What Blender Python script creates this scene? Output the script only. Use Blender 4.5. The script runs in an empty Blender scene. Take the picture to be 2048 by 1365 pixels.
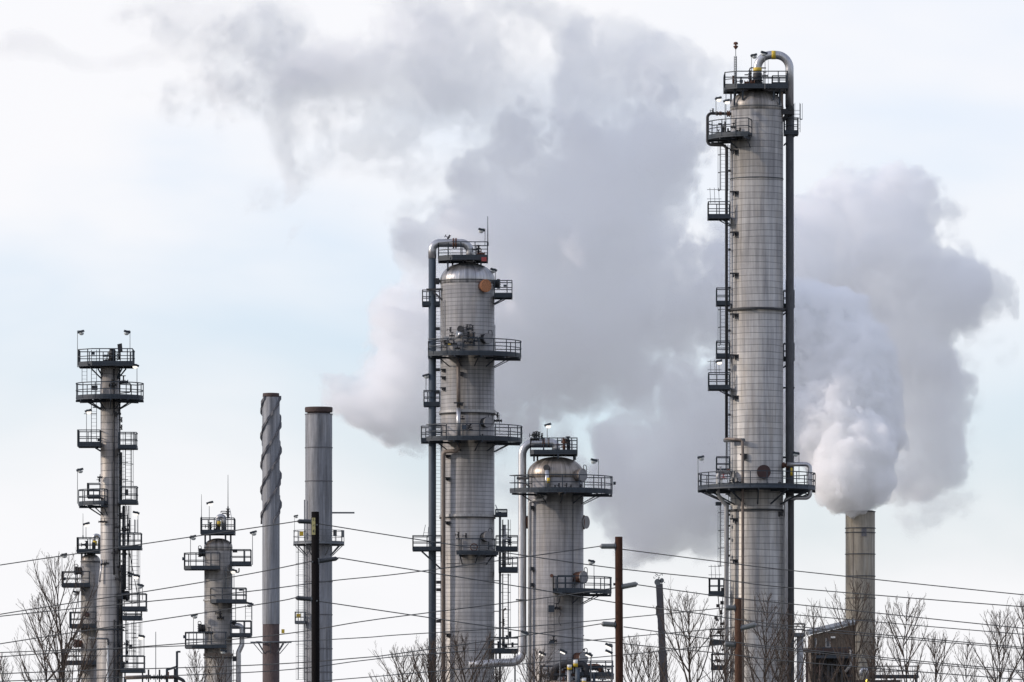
import bpy, math, random
from mathutils import Vector
random.seed(7)
R_ = math.radians
F = 14700.0          # focal length in photo pixels (2048 wide)
HZ = 1700.0          # horizon row
EYE = 2.0
sc = bpy.context.scene

# ------------------------------------------------------------------ camera
cam = bpy.data.cameras.new('camera'); co = bpy.data.objects.new('camera', cam)
sc.collection.objects.link(co); sc.camera = co
co.location = (0, 0, EYE); co.rotation_euler = (R_(90), 0, 0)
cam.sensor_width = 36; cam.lens = F / 2048 * 36
cam.shift_x = 0; cam.shift_y = (HZ - 682.5) / 2048
cam.clip_start = 1; cam.clip_end = 20000

# ------------------------------------------------------------------ light
SUN_EL, SUN_AZ = 22.0, 263.0     # azimuth clockwise from +Y (view direction): from the left
W = bpy.data.worlds.new('World'); sc.world = W; W.use_nodes = True
wn = W.node_tree; wn.nodes.clear()
def wnode(t, **k):
    n = wn.nodes.new(t)
    for a, b in k.items(): setattr(n, a, b)
    return n
sky = wnode('ShaderNodeTexSky', sky_type='NISHITA', sun_disc=False)
sky.sun_elevation = R_(SUN_EL); sky.sun_rotation = R_(SUN_AZ); sky.air_density = 1.0; sky.dust_density = 1.2; sky.ozone_density = 1.6
bg = wnode('ShaderNodeBackground'); wo = wnode('ShaderNodeOutputWorld')
tc = wnode('ShaderNodeTexCoord')
mp = wnode('ShaderNodeMapping'); mp.inputs['Scale'].default_value = (7, 7, 17)
mp.inputs['Location'].default_value = (3.05, 1.3, 0.55)
n1 = wnode('ShaderNodeTexNoise'); n1.inputs['Scale'].default_value = 1.15; n1.inputs['Detail'].default_value = 5; n1.inputs['Roughness'].default_value = .48
n1.inputs['Distortion'].default_value = .25
wn.links.new(tc.outputs['Generated'], mp.inputs['Vector']); wn.links.new(mp.outputs[0], n1.inputs['Vector'])
mr = wnode('ShaderNodeMapRange', interpolation_type='SMOOTHSTEP')
mr.inputs['From Min'].default_value = .30; mr.inputs['From Max'].default_value = .62
mr.inputs['To Min'].default_value = .30; mr.inputs['To Max'].default_value = .97
wn.links.new(n1.outputs['Fac'], mr.inputs['Value'])
# strength of the sky and colour of the thin bright cloud layer
SKY_STRENGTH = .11
mix = wnode('ShaderNodeMix', data_type='RGBA')
# the thin cloud veil is a bit whiter than the sky behind it
mix.inputs['B'].default_value = (8.85, 8.8, 9.0, 1)
sm = wnode('ShaderNodeMix', data_type='RGBA', blend_type='MULTIPLY'); sm.inputs['Factor'].default_value = 1
sm.inputs['B'].default_value = (1.48, 1.66, 2.2, 1)
wn.links.new(sky.outputs[0], sm.inputs['A'])
# the veil thins out high overhead, where the sky is bluer
sp = wnode('ShaderNodeSeparateXYZ'); wn.links.new(tc.outputs['Generated'], sp.inputs[0])
hz = wnode('ShaderNodeMapRange'); hz.inputs['From Min'].default_value = .15; hz.inputs['From Max'].default_value = .7; hz.inputs['To Min'].default_value = 1; hz.inputs['To Max'].default_value = .6
wn.links.new(sp.outputs[2], hz.inputs['Value'])
mm = wnode('ShaderNodeMath', operation='MULTIPLY'); wn.links.new(mr.outputs[0], mm.inputs[0]); wn.links.new(hz.outputs[0], mm.inputs[1])
wn.links.new(mm.outputs[0], mix.inputs['Factor']); wn.links.new(sm.outputs['Result'], mix.inputs['A'])
wn.links.new(mix.outputs['Result'], bg.inputs['Color']); bg.inputs['Strength'].default_value = SKY_STRENGTH
wn.links.new(bg.outputs[0], wo.inputs[0])
W.cycles.sampling_method = 'MANUAL'; W.cycles.sample_map_resolution = 512

sd = bpy.data.lights.new('sun', 'SUN'); so = bpy.data.objects.new('sun', sd); sc.collection.objects.link(so)
sd.energy = 2.7; sd.angle = R_(3.0); sd.color = (1, .88, .76)
az, el = R_(SUN_AZ), R_(SUN_EL)
sv = Vector((math.sin(az) * math.cos(el), math.cos(az) * math.cos(el), math.sin(el)))
so.rotation_euler = sv.to_track_quat('Z', 'Y').to_euler(); so.location = (0, 0, 200)

sc.view_settings.view_transform = 'Standard'; sc.view_settings.look = 'None'
sc.view_settings.exposure = 0.0; sc.view_settings.gamma = 1
cy = sc.cycles if hasattr(sc, 'cycles') else None
sc.render.engine = 'CYCLES'
cy = sc.cycles
cy.max_bounces = 26; cy.diffuse_bounces = 2; cy.glossy_bounces = 2; cy.volume_bounces = 24; cy.transparent_max_bounces = 4
cy.volume_step_rate = 1.0; cy.volume_max_steps = 256
cy.use_denoising = True; cy.use_adaptive_sampling = True; cy.adaptive_threshold = 0.01
sc.render.use_persistent_data = False

# ------------------------------------------------------------------ helpers
COL = sc.collection
def tag(o, label=None, cat=None, group=None, kind=None):
    if label: o['label'] = label
    if cat: o['category'] = cat
    if group: o['group'] = group
    if kind: o['kind'] = kind
    return o
def empty(name, loc, label=None, cat=None, group=None):
    o = bpy.data.objects.new(name, None); COL.objects.link(o); o.location = loc
    o.empty_display_size = .5
    return tag(o, label, cat, group)

class MB:
    def __init__(s): s.v = []; s.f = []; s.sm = []; s.mi = []; s.cur = 0
    def face(s, idx, smooth=False): s.f.append(idx); s.sm.append(smooth); s.mi.append(s.cur)
    def box(s, x0, x1, y0, y1, z0, z1):
        b = len(s.v)
        for z in (z0, z1):
            for x, y in ((x0, y0), (x1, y0), (x1, y1), (x0, y1)): s.v.append((x, y, z))
        for q in ((3, 2, 1, 0), (4, 5, 6, 7), (0, 1, 5, 4), (1, 2, 6, 5), (2, 3, 7, 6), (3, 0, 4, 7)): s.face([b + i for i in q])
        return s
    def obox(s, c, ax, ay, az_):
        """box with centre c and half-axis vectors"""
        b = len(s.v); c = Vector(c); ax = Vector(ax); ay = Vector(ay); az_ = Vector(az_)
        for k in (-1, 1):
            for i, j in ((-1, -1), (1, -1), (1, 1), (-1, 1)): s.v.append(tuple(c + ax * i + ay * j + az_ * k))
        for q in ((3, 2, 1, 0), (4, 5, 6, 7), (0, 1, 5, 4), (1, 2, 6, 5), (2, 3, 7, 6), (3, 0, 4, 7)): s.face([b + i for i in q])
        return s
    def path(s, pts, r, n=8, cap=True, r1=None, closed=False):
        pts = [Vector(p) for p in pts]; m = len(pts); rings = []
        up0 = None
        for i, p in enumerate(pts):
            if closed: d = (pts[(i + 1) % m] - pts[i - 1])
            elif i == 0: d = pts[1] - pts[0]
            elif i == m - 1: d = pts[-1] - pts[-2]
            else: d = (pts[i + 1] - pts[i]).normalized() + (pts[i] - pts[i - 1]).normalized()
            if d.length < 1e-9: d = Vector((0, 0, 1))
            d.normalize()
            if up0 is None:
                up0 = Vector((0, 0, 1)) if abs(d.z) < .9 else Vector((0, 1, 0))
            a = up0 - d * up0.dot(d)
            if a.length < 1e-4: a = Vector((1, 0, 0)) - d * d.x
            a.normalize(); b = d.cross(a); up0 = a
            rr = r if r1 is None else r + (r1 - r) * i / (m - 1)
            if callable(r): rr = r(i)
            base = len(s.v); off = math.pi / n
            for k in range(n):
                t = 2 * math.pi * k / n + off
                s.v.append(tuple(p + (a * math.cos(t) + b * math.sin(t)) * rr))
            rings.append(base)
        sm = n > 5
        for i in range(m if closed else m - 1):
            A = rings[i]; B = rings[(i + 1) % m]
            for k in range(n):
                s.face([A + k, A + (k + 1) % n, B + (k + 1) % n, B + k], sm)
        if cap and not closed:
            s.face([rings[0] + k for k in range(n)][::-1]); s.face([rings[-1] + k for k in range(n)])
        return s
    def bar(s, p, q, r, n=4): return s.path([p, q], r, n)
    def lathe(s, prof, n=48, cx=0, cy=0, cap0=False, cap1=False, jit=None):
        rings = []
        for (r, z) in prof:
            b = len(s.v)
            for k in range(n):
                t = 2 * math.pi * k / n
                rr = r if jit is None else r + jit(t, z)
                s.v.append((cx + rr * math.cos(t), cy + rr * math.sin(t), z))
            rings.append(b)
        for i in range(len(rings) - 1):
            A, B = rings[i], rings[i + 1]
            for k in range(n): s.face([A + k, A + (k + 1) % n, B + (k + 1) % n, B + k], True)
        if cap0: s.face([rings[0] + k for k in range(n)][::-1])
        if cap1: s.face([rings[-1] + k for k in range(n)])
        return s
    def disc(s, c, nrm, r, h, n=20, bevel=0):
        """solid short cylinder from c along nrm"""
        c = Vector(c); nrm = Vector(nrm).normalized()
        return s.path([c, c + nrm * h], r, n)
    def torus(s, c, nrm, Rr, r, n=18):
        c = Vector(c); nrm = Vector(nrm).normalized()
        a = Vector((0, 0, 1)) if abs(nrm.z) < .9 else Vector((1, 0, 0))
        a = (a - nrm * a.dot(nrm)).normalized(); b = nrm.cross(a)
        return s.path([c + (a * math.cos(t) + b * math.sin(t)) * Rr for t in [2 * math.pi * k / n for k in range(n)]], r, 5, closed=True)
    def prism(s, outline, z0, z1):
        b = len(s.v); m = len(outline)
        for z in (z0, z1):
            for (x, y) in outline: s.v.append((x, y, z))
        s.face([b + i for i in range(m)][::-1]); s.face([b + m + i for i in range(m)])
        for i in range(m): s.face([b + i, b + (i + 1) % m, b + m + (i + 1) % m, b + m + i])
        return s
    def build(s, name, mat, parent=None, loc=None):
        me = bpy.data.meshes.new(name); me.from_pydata(s.v, [], s.f)
        me.polygons.foreach_set('use_smooth', s.sm)
        mats = mat if isinstance(mat, (list, tuple)) else [mat]
        for m in mats: me.materials.append(m)
        if len(mats) > 1: me.polygons.foreach_set('material_index', s.mi)
        me.update()
        o = bpy.data.objects.new(name, me); COL.objects.link(o)
        if parent is not None: o.parent = parent
        if loc: o.location = loc
        return o

def fillet(pts, rad, k=6):
    pts = [Vector(p) for p in pts]; out = [pts[0]]
    for i in range(1, len(pts) - 1):
        a, b, c = pts[i - 1], pts[i], pts[i + 1]
        u = (a - b); v = (c - b); lu, lv = u.length, v.length; u.normalize(); v.normalize()
        ang = u.angle(v)
        t = min(rad / max(math.tan(ang / 2), .01), lu * .49, lv * .49)
        p0 = b + u * t; p1 = b + v * t
        for j in range(k + 1):
            w = j / k
            # quarter arc (rational quadratic)
            ww = math.sin(ang / 2)
            q = (p0 * (1 - w) ** 2 + b * (2 * ww * w * (1 - w)) + p1 * w * w) / ((1 - w) ** 2 + 2 * ww * w * (1 - w) + w * w)
            out.append(q)
    out.append(pts[-1]); return out

# ------------------------------------------------------------------ materials
def newmat(name):
    m = bpy.data.materials.new(name); m.use_nodes = True
    return m, m.node_tree, m.node_tree.nodes['Principled BSDF']
def simple(name, col, rough=.6, metal=0, var=.25, scale=2.5, bump=.15, streak=True):
    m, nt, b = newmat(name); N = nt.nodes; L = nt.links
    t = N.new('ShaderNodeTexCoord'); mpp = N.new('ShaderNodeMapping'); mpp.inputs['Scale'].default_value = (scale, scale, scale * (.2 if streak else 1))
    no = N.new('ShaderNodeTexNoise'); no.inputs['Detail'].default_value = 6; no.inputs['Roughness'].default_value = .65
    L.new(t.outputs['Object'], mpp.inputs[0]); L.new(mpp.outputs[0], no.inputs['Vector'])
    r = N.new('ShaderNodeMapRange'); r.inputs['From Min'].default_value = .3; r.inputs['From Max'].default_value = .7
    r.inputs['To Min'].default_value = 1 - var; r.inputs['To Max'].default_value = 1 + var
    L.new(no.outputs['Fac'], r.inputs['Value'])
    v = N.new('ShaderNodeVectorMath'); v.operation = 'SCALE'; v.inputs[0].default_value = col[:3]
    L.new(r.outputs[0], v.inputs['Scale']); L.new(v.outputs[0], b.inputs['Base Color'])
    b.inputs['Roughness'].default_value = rough; b.inputs['Metallic'].default_value = metal
    if bump:
        bp = N.new('ShaderNodeBump'); bp.inputs['Strength'].default_value = bump; bp.inputs['Distance'].default_value = .03
        L.new(no.outputs['Fac'], bp.inputs['Height']); L.new(bp.outputs[0], b.inputs['Normal'])
    return m
def emis(name, col, st):
    m, nt, b = newmat(name); b.inputs['Base Color'].default_value = (*col, 1)
    b.inputs['Emission Color'].default_value = (*col, 1); b.inputs['Emission Strength'].default_value = st
    return m

def clad(name, dark, mid, light, band=.52, vs=0.0, line=.35, rad=2.15, rough=.5, metal=.22, gore=0, seamamt=.4, linew=.045, tint=(1, .93, .82), ph=0.0):
    """insulation jacket: sheets with horizontal bands / vertical seams, dirt streaks running down"""
    m, nt, b = newmat(name); N = nt.nodes; L = nt.links
    def M(op, a, c=None, d=None, clamp=False):
        n = N.new('ShaderNodeMath'); n.operation = op; n.use_clamp = clamp
        for i, x in enumerate((a, c, d)):
            if x is None: continue
            if isinstance(x, (int, float)): n.inputs[i].default_value = x
            else: L.new(x, n.inputs[i])
        return n.outputs[0]
    t = N.new('ShaderNodeTexCoord'); sx = N.new('ShaderNodeSeparateXYZ'); L.new(t.outputs['Object'], sx.inputs[0])
    ang = M('ARCTAN2', sx.outputs[1], sx.outputs[0])
    u = M('MULTIPLY', ang, rad)
    z = sx.outputs[2]
    def noise(su, sz, det=5, rough_=.6, off=0.0):
        c = N.new('ShaderNodeCombineXYZ')
        # wrap-free 3D coordinates so no seam shows at the back
        cxx = M('MULTIPLY', M('COSINE', ang), su * rad); cyy = M('MULTIPLY', M('SINE', ang), su * rad)
        L.new(cxx, c.inputs[0]); L.new(cyy, c.inputs[1]); L.new(M('MULTIPLY_ADD', z, sz, off + ph), c.inputs[2])
        n = N.new('ShaderNodeTexNoise'); n.inputs['Scale'].default_value = 1; n.inputs['Detail'].default_value = det; n.inputs['Roughness'].default_value = rough_
        L.new(c.outputs[0], n.inputs['Vector']); return n.outputs['Fac']
    big = noise(.9, .10, 4); streak = noise(3.4, .16, 6, .6, 3); rib = noise(11.0, .015, 2, .5, 7); fine = noise(3, 2.2, 6, .7, 11)
    f = M('MULTIPLY_ADD', big, .55, M('MULTIPLY_ADD', streak, .8, M('MULTIPLY', rib, .06)))
    f = M('ADD', f, M('MULTIPLY', fine, .14))
    mrn = N.new('ShaderNodeMapRange'); mrn.inputs['From Min'].default_value = .62; mrn.inputs['From Max'].default_value = 1.02
    L.new(f, mrn.inputs['Value'])
    cr = N.new('ShaderNodeValToRGB'); e = cr.color_ramp.elements
    e[0].position = 0; e[0].color = (*dark, 1); e[1].position = 1; e[1].color = (*light, 1)
    x = e.new(.5); x.color = (*mid, 1)
    L.new(mrn.outputs[0], cr.inputs[0])
    col = cr.outputs[0]
    # rusty / beige wash in soft patches
    wash = noise(.8, .16, 5, .6, 21)
    wf = N.new('ShaderNodeMapRange'); wf.inputs['From Min'].default_value = .5; wf.inputs['From Max'].default_value = .72; wf.inputs['To Max'].default_value = .8
    L.new(wash, wf.inputs['Value'])
    mx = N.new('ShaderNodeMix'); mx.data_type = 'RGBA'; mx.blend_type = 'MULTIPLY'; mx.inputs['B'].default_value = (*tint, 1)
    L.new(wf.outputs[0], mx.inputs['Factor']); L.new(col, mx.inputs['A']); col = mx.outputs['Result']
    # narrow rust and grime runs
    runs = noise(6.0, .10, 4, .55, 51)
    rf = N.new('ShaderNodeMapRange'); rf.inputs['From Min'].default_value = .60; rf.inputs['From Max'].default_value = .74; rf.inputs['To Max'].default_value = .55
    L.new(runs, rf.inputs['Value'])
    patch = noise(.5, .25, 3, .5, 61)
    pf = N.new('ShaderNodeMapRange'); pf.inputs['From Min'].default_value = .42; pf.inputs['From Max'].default_value = .62; L.new(patch, pf.inputs['Value'])
    mz = N.new('ShaderNodeMix'); mz.data_type = 'RGBA'; mz.inputs['B'].default_value = (.12, .095, .075, 1)
    L.new(M('MULTIPLY', rf.outputs[0], pf.outputs[0]), mz.inputs['Factor']); L.new(col, mz.inputs['A']); col = mz.outputs['Result']
    # every sheet between two bands has its own slight tone
    lines = None
    if band:
        zj = M('MULTIPLY_ADD', noise(.25, .9, 1, .5, 31), band * .5, z)
        fr = M('FRACT', M('DIVIDE', zj, band))
        course = M('FLOOR', M('DIVIDE', zj, band))
        wn_ = N.new('ShaderNodeTexWhiteNoise'); wn_.noise_dimensions = '1D'; L.new(course, wn_.inputs['W'])
        tone = M('MULTIPLY_ADD', wn_.outputs['Value'], .22, .87)
        vm = N.new('ShaderNodeVectorMath'); vm.operation = 'SCALE'; L.new(col, vm.inputs[0]); L.new(tone, vm.inputs['Scale']); col = vm.outputs[0]
        lines = M('LESS_THAN', fr, linew / band)
    if vs:
        off = M('MULTIPLY', M('FLOOR', M('DIVIDE', z, band * 3)), vs * .37) if band else 0.0
        fu = M('FRACT', M('DIVIDE', M('ADD', u, off), vs))
        lv = M('MULTIPLY', M('LESS_THAN', fu, .04 / vs), seamamt)
        lines = lv if lines is None else M('MAXIMUM', lines, lv)
    if gore:
        fg = M('FRACT', M('MULTIPLY', ang, gore / (2 * math.pi)))
        lg = M('LESS_THAN', fg, .09)
        lines = lg if lines is None else M('MAXIMUM', lines, lg)
        wg = N.new('ShaderNodeTexWhiteNoise'); wg.noise_dimensions = '1D'; L.new(M('FLOOR', M('MULTIPLY', ang, gore / (2 * math.pi))), wg.inputs['W'])
        vm2 = N.new('ShaderNodeVectorMath'); vm2.operation = 'SCALE'; L.new(col, vm2.inputs[0]); L.new(M('MULTIPLY_ADD', wg.outputs['Value'], .45, .7), vm2.inputs['Scale']); col = vm2.outputs[0]
    if lines is not None:
        m2 = N.new('ShaderNodeMix'); m2.data_type = 'RGBA'; m2.inputs['B'].default_value = (.045, .045, .05, 1)
        L.new(M('MULTIPLY', lines, line), m2.inputs['Factor']); L.new(col, m2.inputs['A']); col = m2.outputs['Result']
    L.new(col, b.inputs['Base Color'])
    b.inputs['Metallic'].default_value = metal
    rr = M('MULTIPLY_ADD', streak, .3, rough - .15, clamp=True); L.new(rr, b.inputs['Roughness'])
    dent = noise(1.4, .9, 3, .55, 41)
    h = M('MULTIPLY_ADD', dent, 1.6, M('MULTIPLY', rib, .10)); h = M('ADD', h, M('MULTIPLY', fine, .5))
    if lines is not None: h = M('ADD', h, M('MULTIPLY', lines, .35))
    bp = N.new('ShaderNodeBump'); bp.inputs['Strength'].default_value = .35; bp.inputs['Distance'].default_value = .05
    L.new(h, bp.inputs['Height']); L.new(bp.outputs[0], b.inputs['Normal'])
    return m

M_ = dict(
    shell1=clad('jacket_wide_bands', (.23, .22, .21), (.38, .367, .347), (.52, .50, .465), band=.52, vs=0, line=.6, linew=.055),
    shell2=clad('jacket_narrow_bands', (.20, .193, .187), (.31, .30, .29), (.40, .385, .365), band=.335, vs=2.6, line=.5, linew=.06, ph=5),
    shell3=clad('jacket_small_sheets', (.19, .183, .18), (.295, .285, .28), (.385, .37, .355), band=.33, vs=.62, line=.33, linew=.05, ph=9),
    shell4=clad('jacket_square_sheets', (.19, .18, .17), (.33, .31, .295), (.43, .41, .385), band=.56, vs=.52, rad=.8, line=.7, linew=.06, ph=13),
    shell5=clad('jacket_fine_grid', (.17, .16, .15), (.29, .275, .255), (.40, .38, .35), band=.34, vs=.42, rad=1.15, line=.4, linew=.05, ph=17),
    dome=clad('dome_gores_bright', (.22, .22, .23), (.42, .42, .43), (.62, .61, .6), band=0, gore=40, line=.45, rad=2.2, rough=.38, metal=.75, tint=(.95, .85, .7)),
    dome_dull=clad('dome_gores_dull', (.13, .12, .11), (.30, .28, .26), (.44, .41, .38), band=0, gore=44, line=.25, rad=2.2, rough=.45, metal=.45, tint=(.75, .55, .4)),
    dome_brown=clad('dome_gores_browned', (.16, .14, .12), (.36, .32, .28), (.58, .53, .47), band=0, gore=36, line=.5, rad=2.2, rough=.4, metal=.65, tint=(.7, .5, .35)),
    pipe=simple('aluminium_pipe_jacket', (.42, .42, .43), .36, .75, .22, 1.5, .1),
    pipe_dull=simple('weathered_pipe_jacket', (.33, .325, .32), .5, .4, .3, 1.8, .1),
    pipe_brown=simple('browned_pipe', (.16, .13, .11), .6, .2, .35, 2.0, .15),
    riser_dark=simple('dark_wrapped_pipe', (.055, .056, .06), .75, 0, .35, 1.6, .2),
    riser_blue=simple('slate_painted_pipe', (.045, .062, .082), .6, 0, .25, 1.2, .1),
    steel=simple('slate_painted_steel', (.021, .030, .041), .6, .1, .4, 2.5, .1),
    steel_l=simple('worn_galvanised_steel', (.11, .12, .13), .55, .3, .3, 2.5, .1),
    black=simple('dark_grimy_metal', (.022, .023, .026), .65, .1, .4, 4, .1),
    rust=simple('rusty_iron', (.10, .045, .028), .85, 0, .5, 5, .3, False),
    rustlid=simple('orange_rust_plate', (.36, .155, .07), .8, 0, .5, 3, .2, False),
    darkred=simple('dark_red_lid', (.045, .018, .016), .6, 0, .3, 3, .1, False),
    greylid=simple('grey_lid', (.24, .235, .24), .55, .3, .2, 3, .1, False),
    yellow=simple('yellow_band_paint', (.55, .38, .03), .5, 0, .15, 3, .05, False),
    plate=simple('pale_yellow_plate', (.42, .37, .16), .5, 0, .15, 3, .05, False),
    white=simple('white_enamel', (.62, .62, .6), .45, 0, .1, 3, .05, False),
    redp=simple('red_paint', (.28, .04, .04), .5, 0, .2, 3, .05, False),
    lens=emis('lamp_lens', (1, .93, .82), 1.0),
    lens_dim=simple('unlit_lamp_lens', (.5, .52, .5), .3, 0, .1, 3, .05, False),
    stackgrey=clad('stack_grey_plate', (.10, .105, .115), (.20, .207, .225), (.33, .34, .365), band=0, line=.4, rad=1.6, rough=.6, metal=.1, tint=(1, .94, .86)),
    stackbrown=simple('stack_rusted_plate', (.065, .045, .042), .8, 0, .4, 1.2, .2),
    stacktan=clad('stack_tan_plate', (.15, .13, .10), (.26, .235, .19), (.37, .34, .28), band=0, line=.4, rad=2.0, rough=.7, metal=0, tint=(.95, .86, .74), ph=4),
    stackband=simple('stack_dirty_band', (.10, .10, .11), .7, 0, .3, 3, .1),
    stackrim=simple('stack_rust_rim', (.05, .032, .028), .85, 0, .5, 3, .2),
    brownwall=simple('brown_sheet_wall', (.10, .078, .058), .85, 0, .5, 1.2, .2),
    oxide=simple('oxide_red_steel', (.040, .024, .021), .75, 0, .3, 2, .1),
    glass=simple('dark_window_glass', (.03, .035, .045), .15, 0, .3, 1, 0, False),
    snow=simple('pale_sheet_roof', (.13, .145, .16), .6, 0, .2, 1, .1, False),
    insul=simple('grey_porcelain', (.17, .18, .18), .35, 0, .2, 6, .05, False),
    insul_d=simple('dark_rubber_insulator', (.03, .035, .042), .5, 0, .2, 6, .05, False),
    wire=simple('aluminium_wire', (.10, .10, .10), .6, .3, .2, 1, 0, False),
    boom=simple('crane_boom_paint', (.05, .047, .055), .5, .1, .25, 1.5, .05),
)

def wood(name, c1, c2):
    m, nt, b = newmat(name); N = nt.nodes; L = nt.links
    t = N.new('ShaderNodeTexCoord'); mpp = N.new('ShaderNodeMapping'); mpp.inputs['Scale'].default_value = (28, 28, 1.1)
    no = N.new('ShaderNodeTexNoise'); no.inputs['Detail'].default_value = 8; no.inputs['Roughness'].default_value = .7
    L.new(t.outputs['Object'], mpp.inputs[0]); L.new(mpp.outputs[0], no.inputs['Vector'])
    cr = N.new('ShaderNodeValToRGB'); e = cr.color_ramp.elements
    e[0].position = .35; e[0].color = (*c1, 1); e[1].position = .65; e[1].color = (*c2, 1)
    L.new(no.outputs['Fac'], cr.inputs[0]); L.new(cr.outputs[0], b.inputs['Base Color']); b.inputs['Roughness'].default_value = .9; b.inputs['Specular IOR Level'].default_value = .12
    bp = N.new('ShaderNodeBump'); bp.inputs['Strength'].default_value = .8; bp.inputs['Distance'].default_value = .02
    L.new(no.outputs['Fac'], bp.inputs['Height']); L.new(bp.outputs[0], b.inputs['Normal'])
    return m
M_['wood_black'] = wood('creosoted_timber', (.003, .0025, .003), (.010, .008, .008))
M_['wood_brown'] = wood('red_brown_timber', (.012, .007, .005), (.085, .038, .024))
M_['wood_tan'] = wood('orange_brown_timber', (.018, .011, .008), (.135, .072, .046))
M_['bark'] = simple('grey_brown_bark', (.036, .027, .021), .9, 0, .35, 3, .2)
M_['twig'] = simple('brown_twigs', (.062, .045, .035), .9, 0, .35, 1.5, 0, False)
M_['ground'] = simple('dull_grass_and_gravel', (.07, .075, .05), .95, 0, .4, .15, .2, False)
M_['gravel'] = simple('plant_yard_gravel', (.16, .15, .14), .95, 0, .3, .5, .2, False)

# ------------------------------------------------------------------ ground
g = MB(); g.v = [(-3000, -500, 0), (3000, -500, 0), (3000, 9000, 0), (-3000, 9000, 0)]; g.face([0, 1, 2, 3])
tag(g.build('ground', M_['ground']), kind='structure')
g = MB(); g.v = [(-400, 470, .004), (400, 470, .004), (400, 1200, .004), (-400, 1200, .004)]; g.face([0, 1, 2, 3])
tag(g.build('plant_yard', M_['gravel']), kind='structure')
# ------------------------------------------------------------------ steam plume (a real volume)
YP = 1010.0
def P3(px, py, dy=0.0):
    Y = YP + dy
    return Vector(((px - 1024) * Y / F, Y, EYE + (HZ - py) * Y / F))
# px, py, radius px, depth offset m, weight
FRESH = [(1704,1007,13,0,1.1),(1722,1005,16,0,1.1),(1739,1007,12,0,1.1),(1722,1000,24,3,1.1),(1720,980,40,-1,1.2),(1660,985,30,-4,1.),(1708,962,66,-1,1.2),(1674,962,50,-4,1.1),(1742,958,46,-2,1.1),(1690,930,62,-3,1.1),(1700,905,84,0,1.2),(1655,890,66,0,1.1),(1738,892,54,-2,1.1),
 (1722,865,74,3,1.2),(1665,850,88,2,1.2),(1740,815,64,6,1.),(1762,780,44,6,.9),(1690,790,92,4,1.2),(1620,790,84,6,1.),(1700,725,88,6,1.1),(1640,715,94,8,1.1),(1590,660,96,10,1.),(1670,650,76,9,1.),(1740,720,50,8,.9),(1780,870,36,6,.8)]
MID = [# right mass
 (1725,400,84,30,1.2),(1790,415,74,32,1.),(1640,440,72,26,1.1),(1600,470,76,24,1.),(1740,480,120,32,1.2),(1845,480,78,34,1.),(1885,540,88,34,1.),(1800,570,130,36,1.2),
 (1660,570,120,28,1.2),(1925,590,74,36,1.1),(1950,640,46,36,.9),(1890,640,70,38,.8),(1820,680,110,38,1.2),(1740,680,110,36,1.1),(1830,770,90,38,1.1),(1780,820,100,38,1.1),(1850,860,84,40,1.),
 (1810,920,80,40,1.),(1870,935,70,40,.85),(1575,580,110,22,1.1),(1530,520,100,22,1.),
(1895,800,60,40,.95),(1915,860,50,40,.9),(1890,900,50,40,.9),
 # centre body
 (1460,520,96,8,1.),(1420,600,100,8,1.),(1500,650,100,10,1.),(1380,660,84,8,.9),(1290,600,110,6,1.),(1250,500,120,6,1.2),(1200,400,120,4,1.1),(1100,420,110,4,1.1),
 (1010,400,90,2,1.),(950,430,74,2,.9),(1300,350,104,4,1.),(1130,520,140,4,1.2),(1000,530,130,2,1.1),(870,560,76,0,.85),(1180,640,130,4,1.1),(1060,660,140,4,1.1),(920,660,120,2,1.),
 (1230,730,100,6,1.),(1130,720,90,4,.9),(980,770,100,2,1.),(860,740,110,0,1.),(770,790,84,-2,.95),(700,795,76,-2,1.),(655,790,44,-2,.9),(790,700,60,-2,.6),(820,840,60,-2,.85),(900,850,56,0,.9),(960,850,60,0,.85),
 (1180,790,60,4,.8),(1240,870,70,8,.95),(1290,960,90,8,1.),(1380,1010,90,10,1.),(1210,980,60,8,.9),(840,480,60,0,.9),(900,450,80,0,.95),(820,640,80,0,.9),(780,720,70,0,.9),(680,780,60,-2,.95),(1040,300,80,3,.8),(1180,310,100,3,.95),(960,350,70,2,.85),(1300,240,90,4,.75),(1370,290,76,4,.7),
 # lower right of centre
 (1440,760,84,12,.95),(1400,830,90,12,1.1),(1300,860,86,10,1.05),(1260,920,80,8,1.),(1350,930,100,10,1.1),(1440,930,96,12,1.1),(1500,850,100,12,1.1),(1540,760,90,12,1.),(1250,1000,76,8,1.),
 (1330,1040,84,10,1.),(1400,1060,56,10,.9),(1270,1050,70,8,.95),(1420,1000,84,12,1.),(1210,1040,52,8,.75),(1290,1075,46,8,.7),(1500,1000,70,12,.9),(1060,800,80,2,.75),(1580,880,80,14,1.)]
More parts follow.
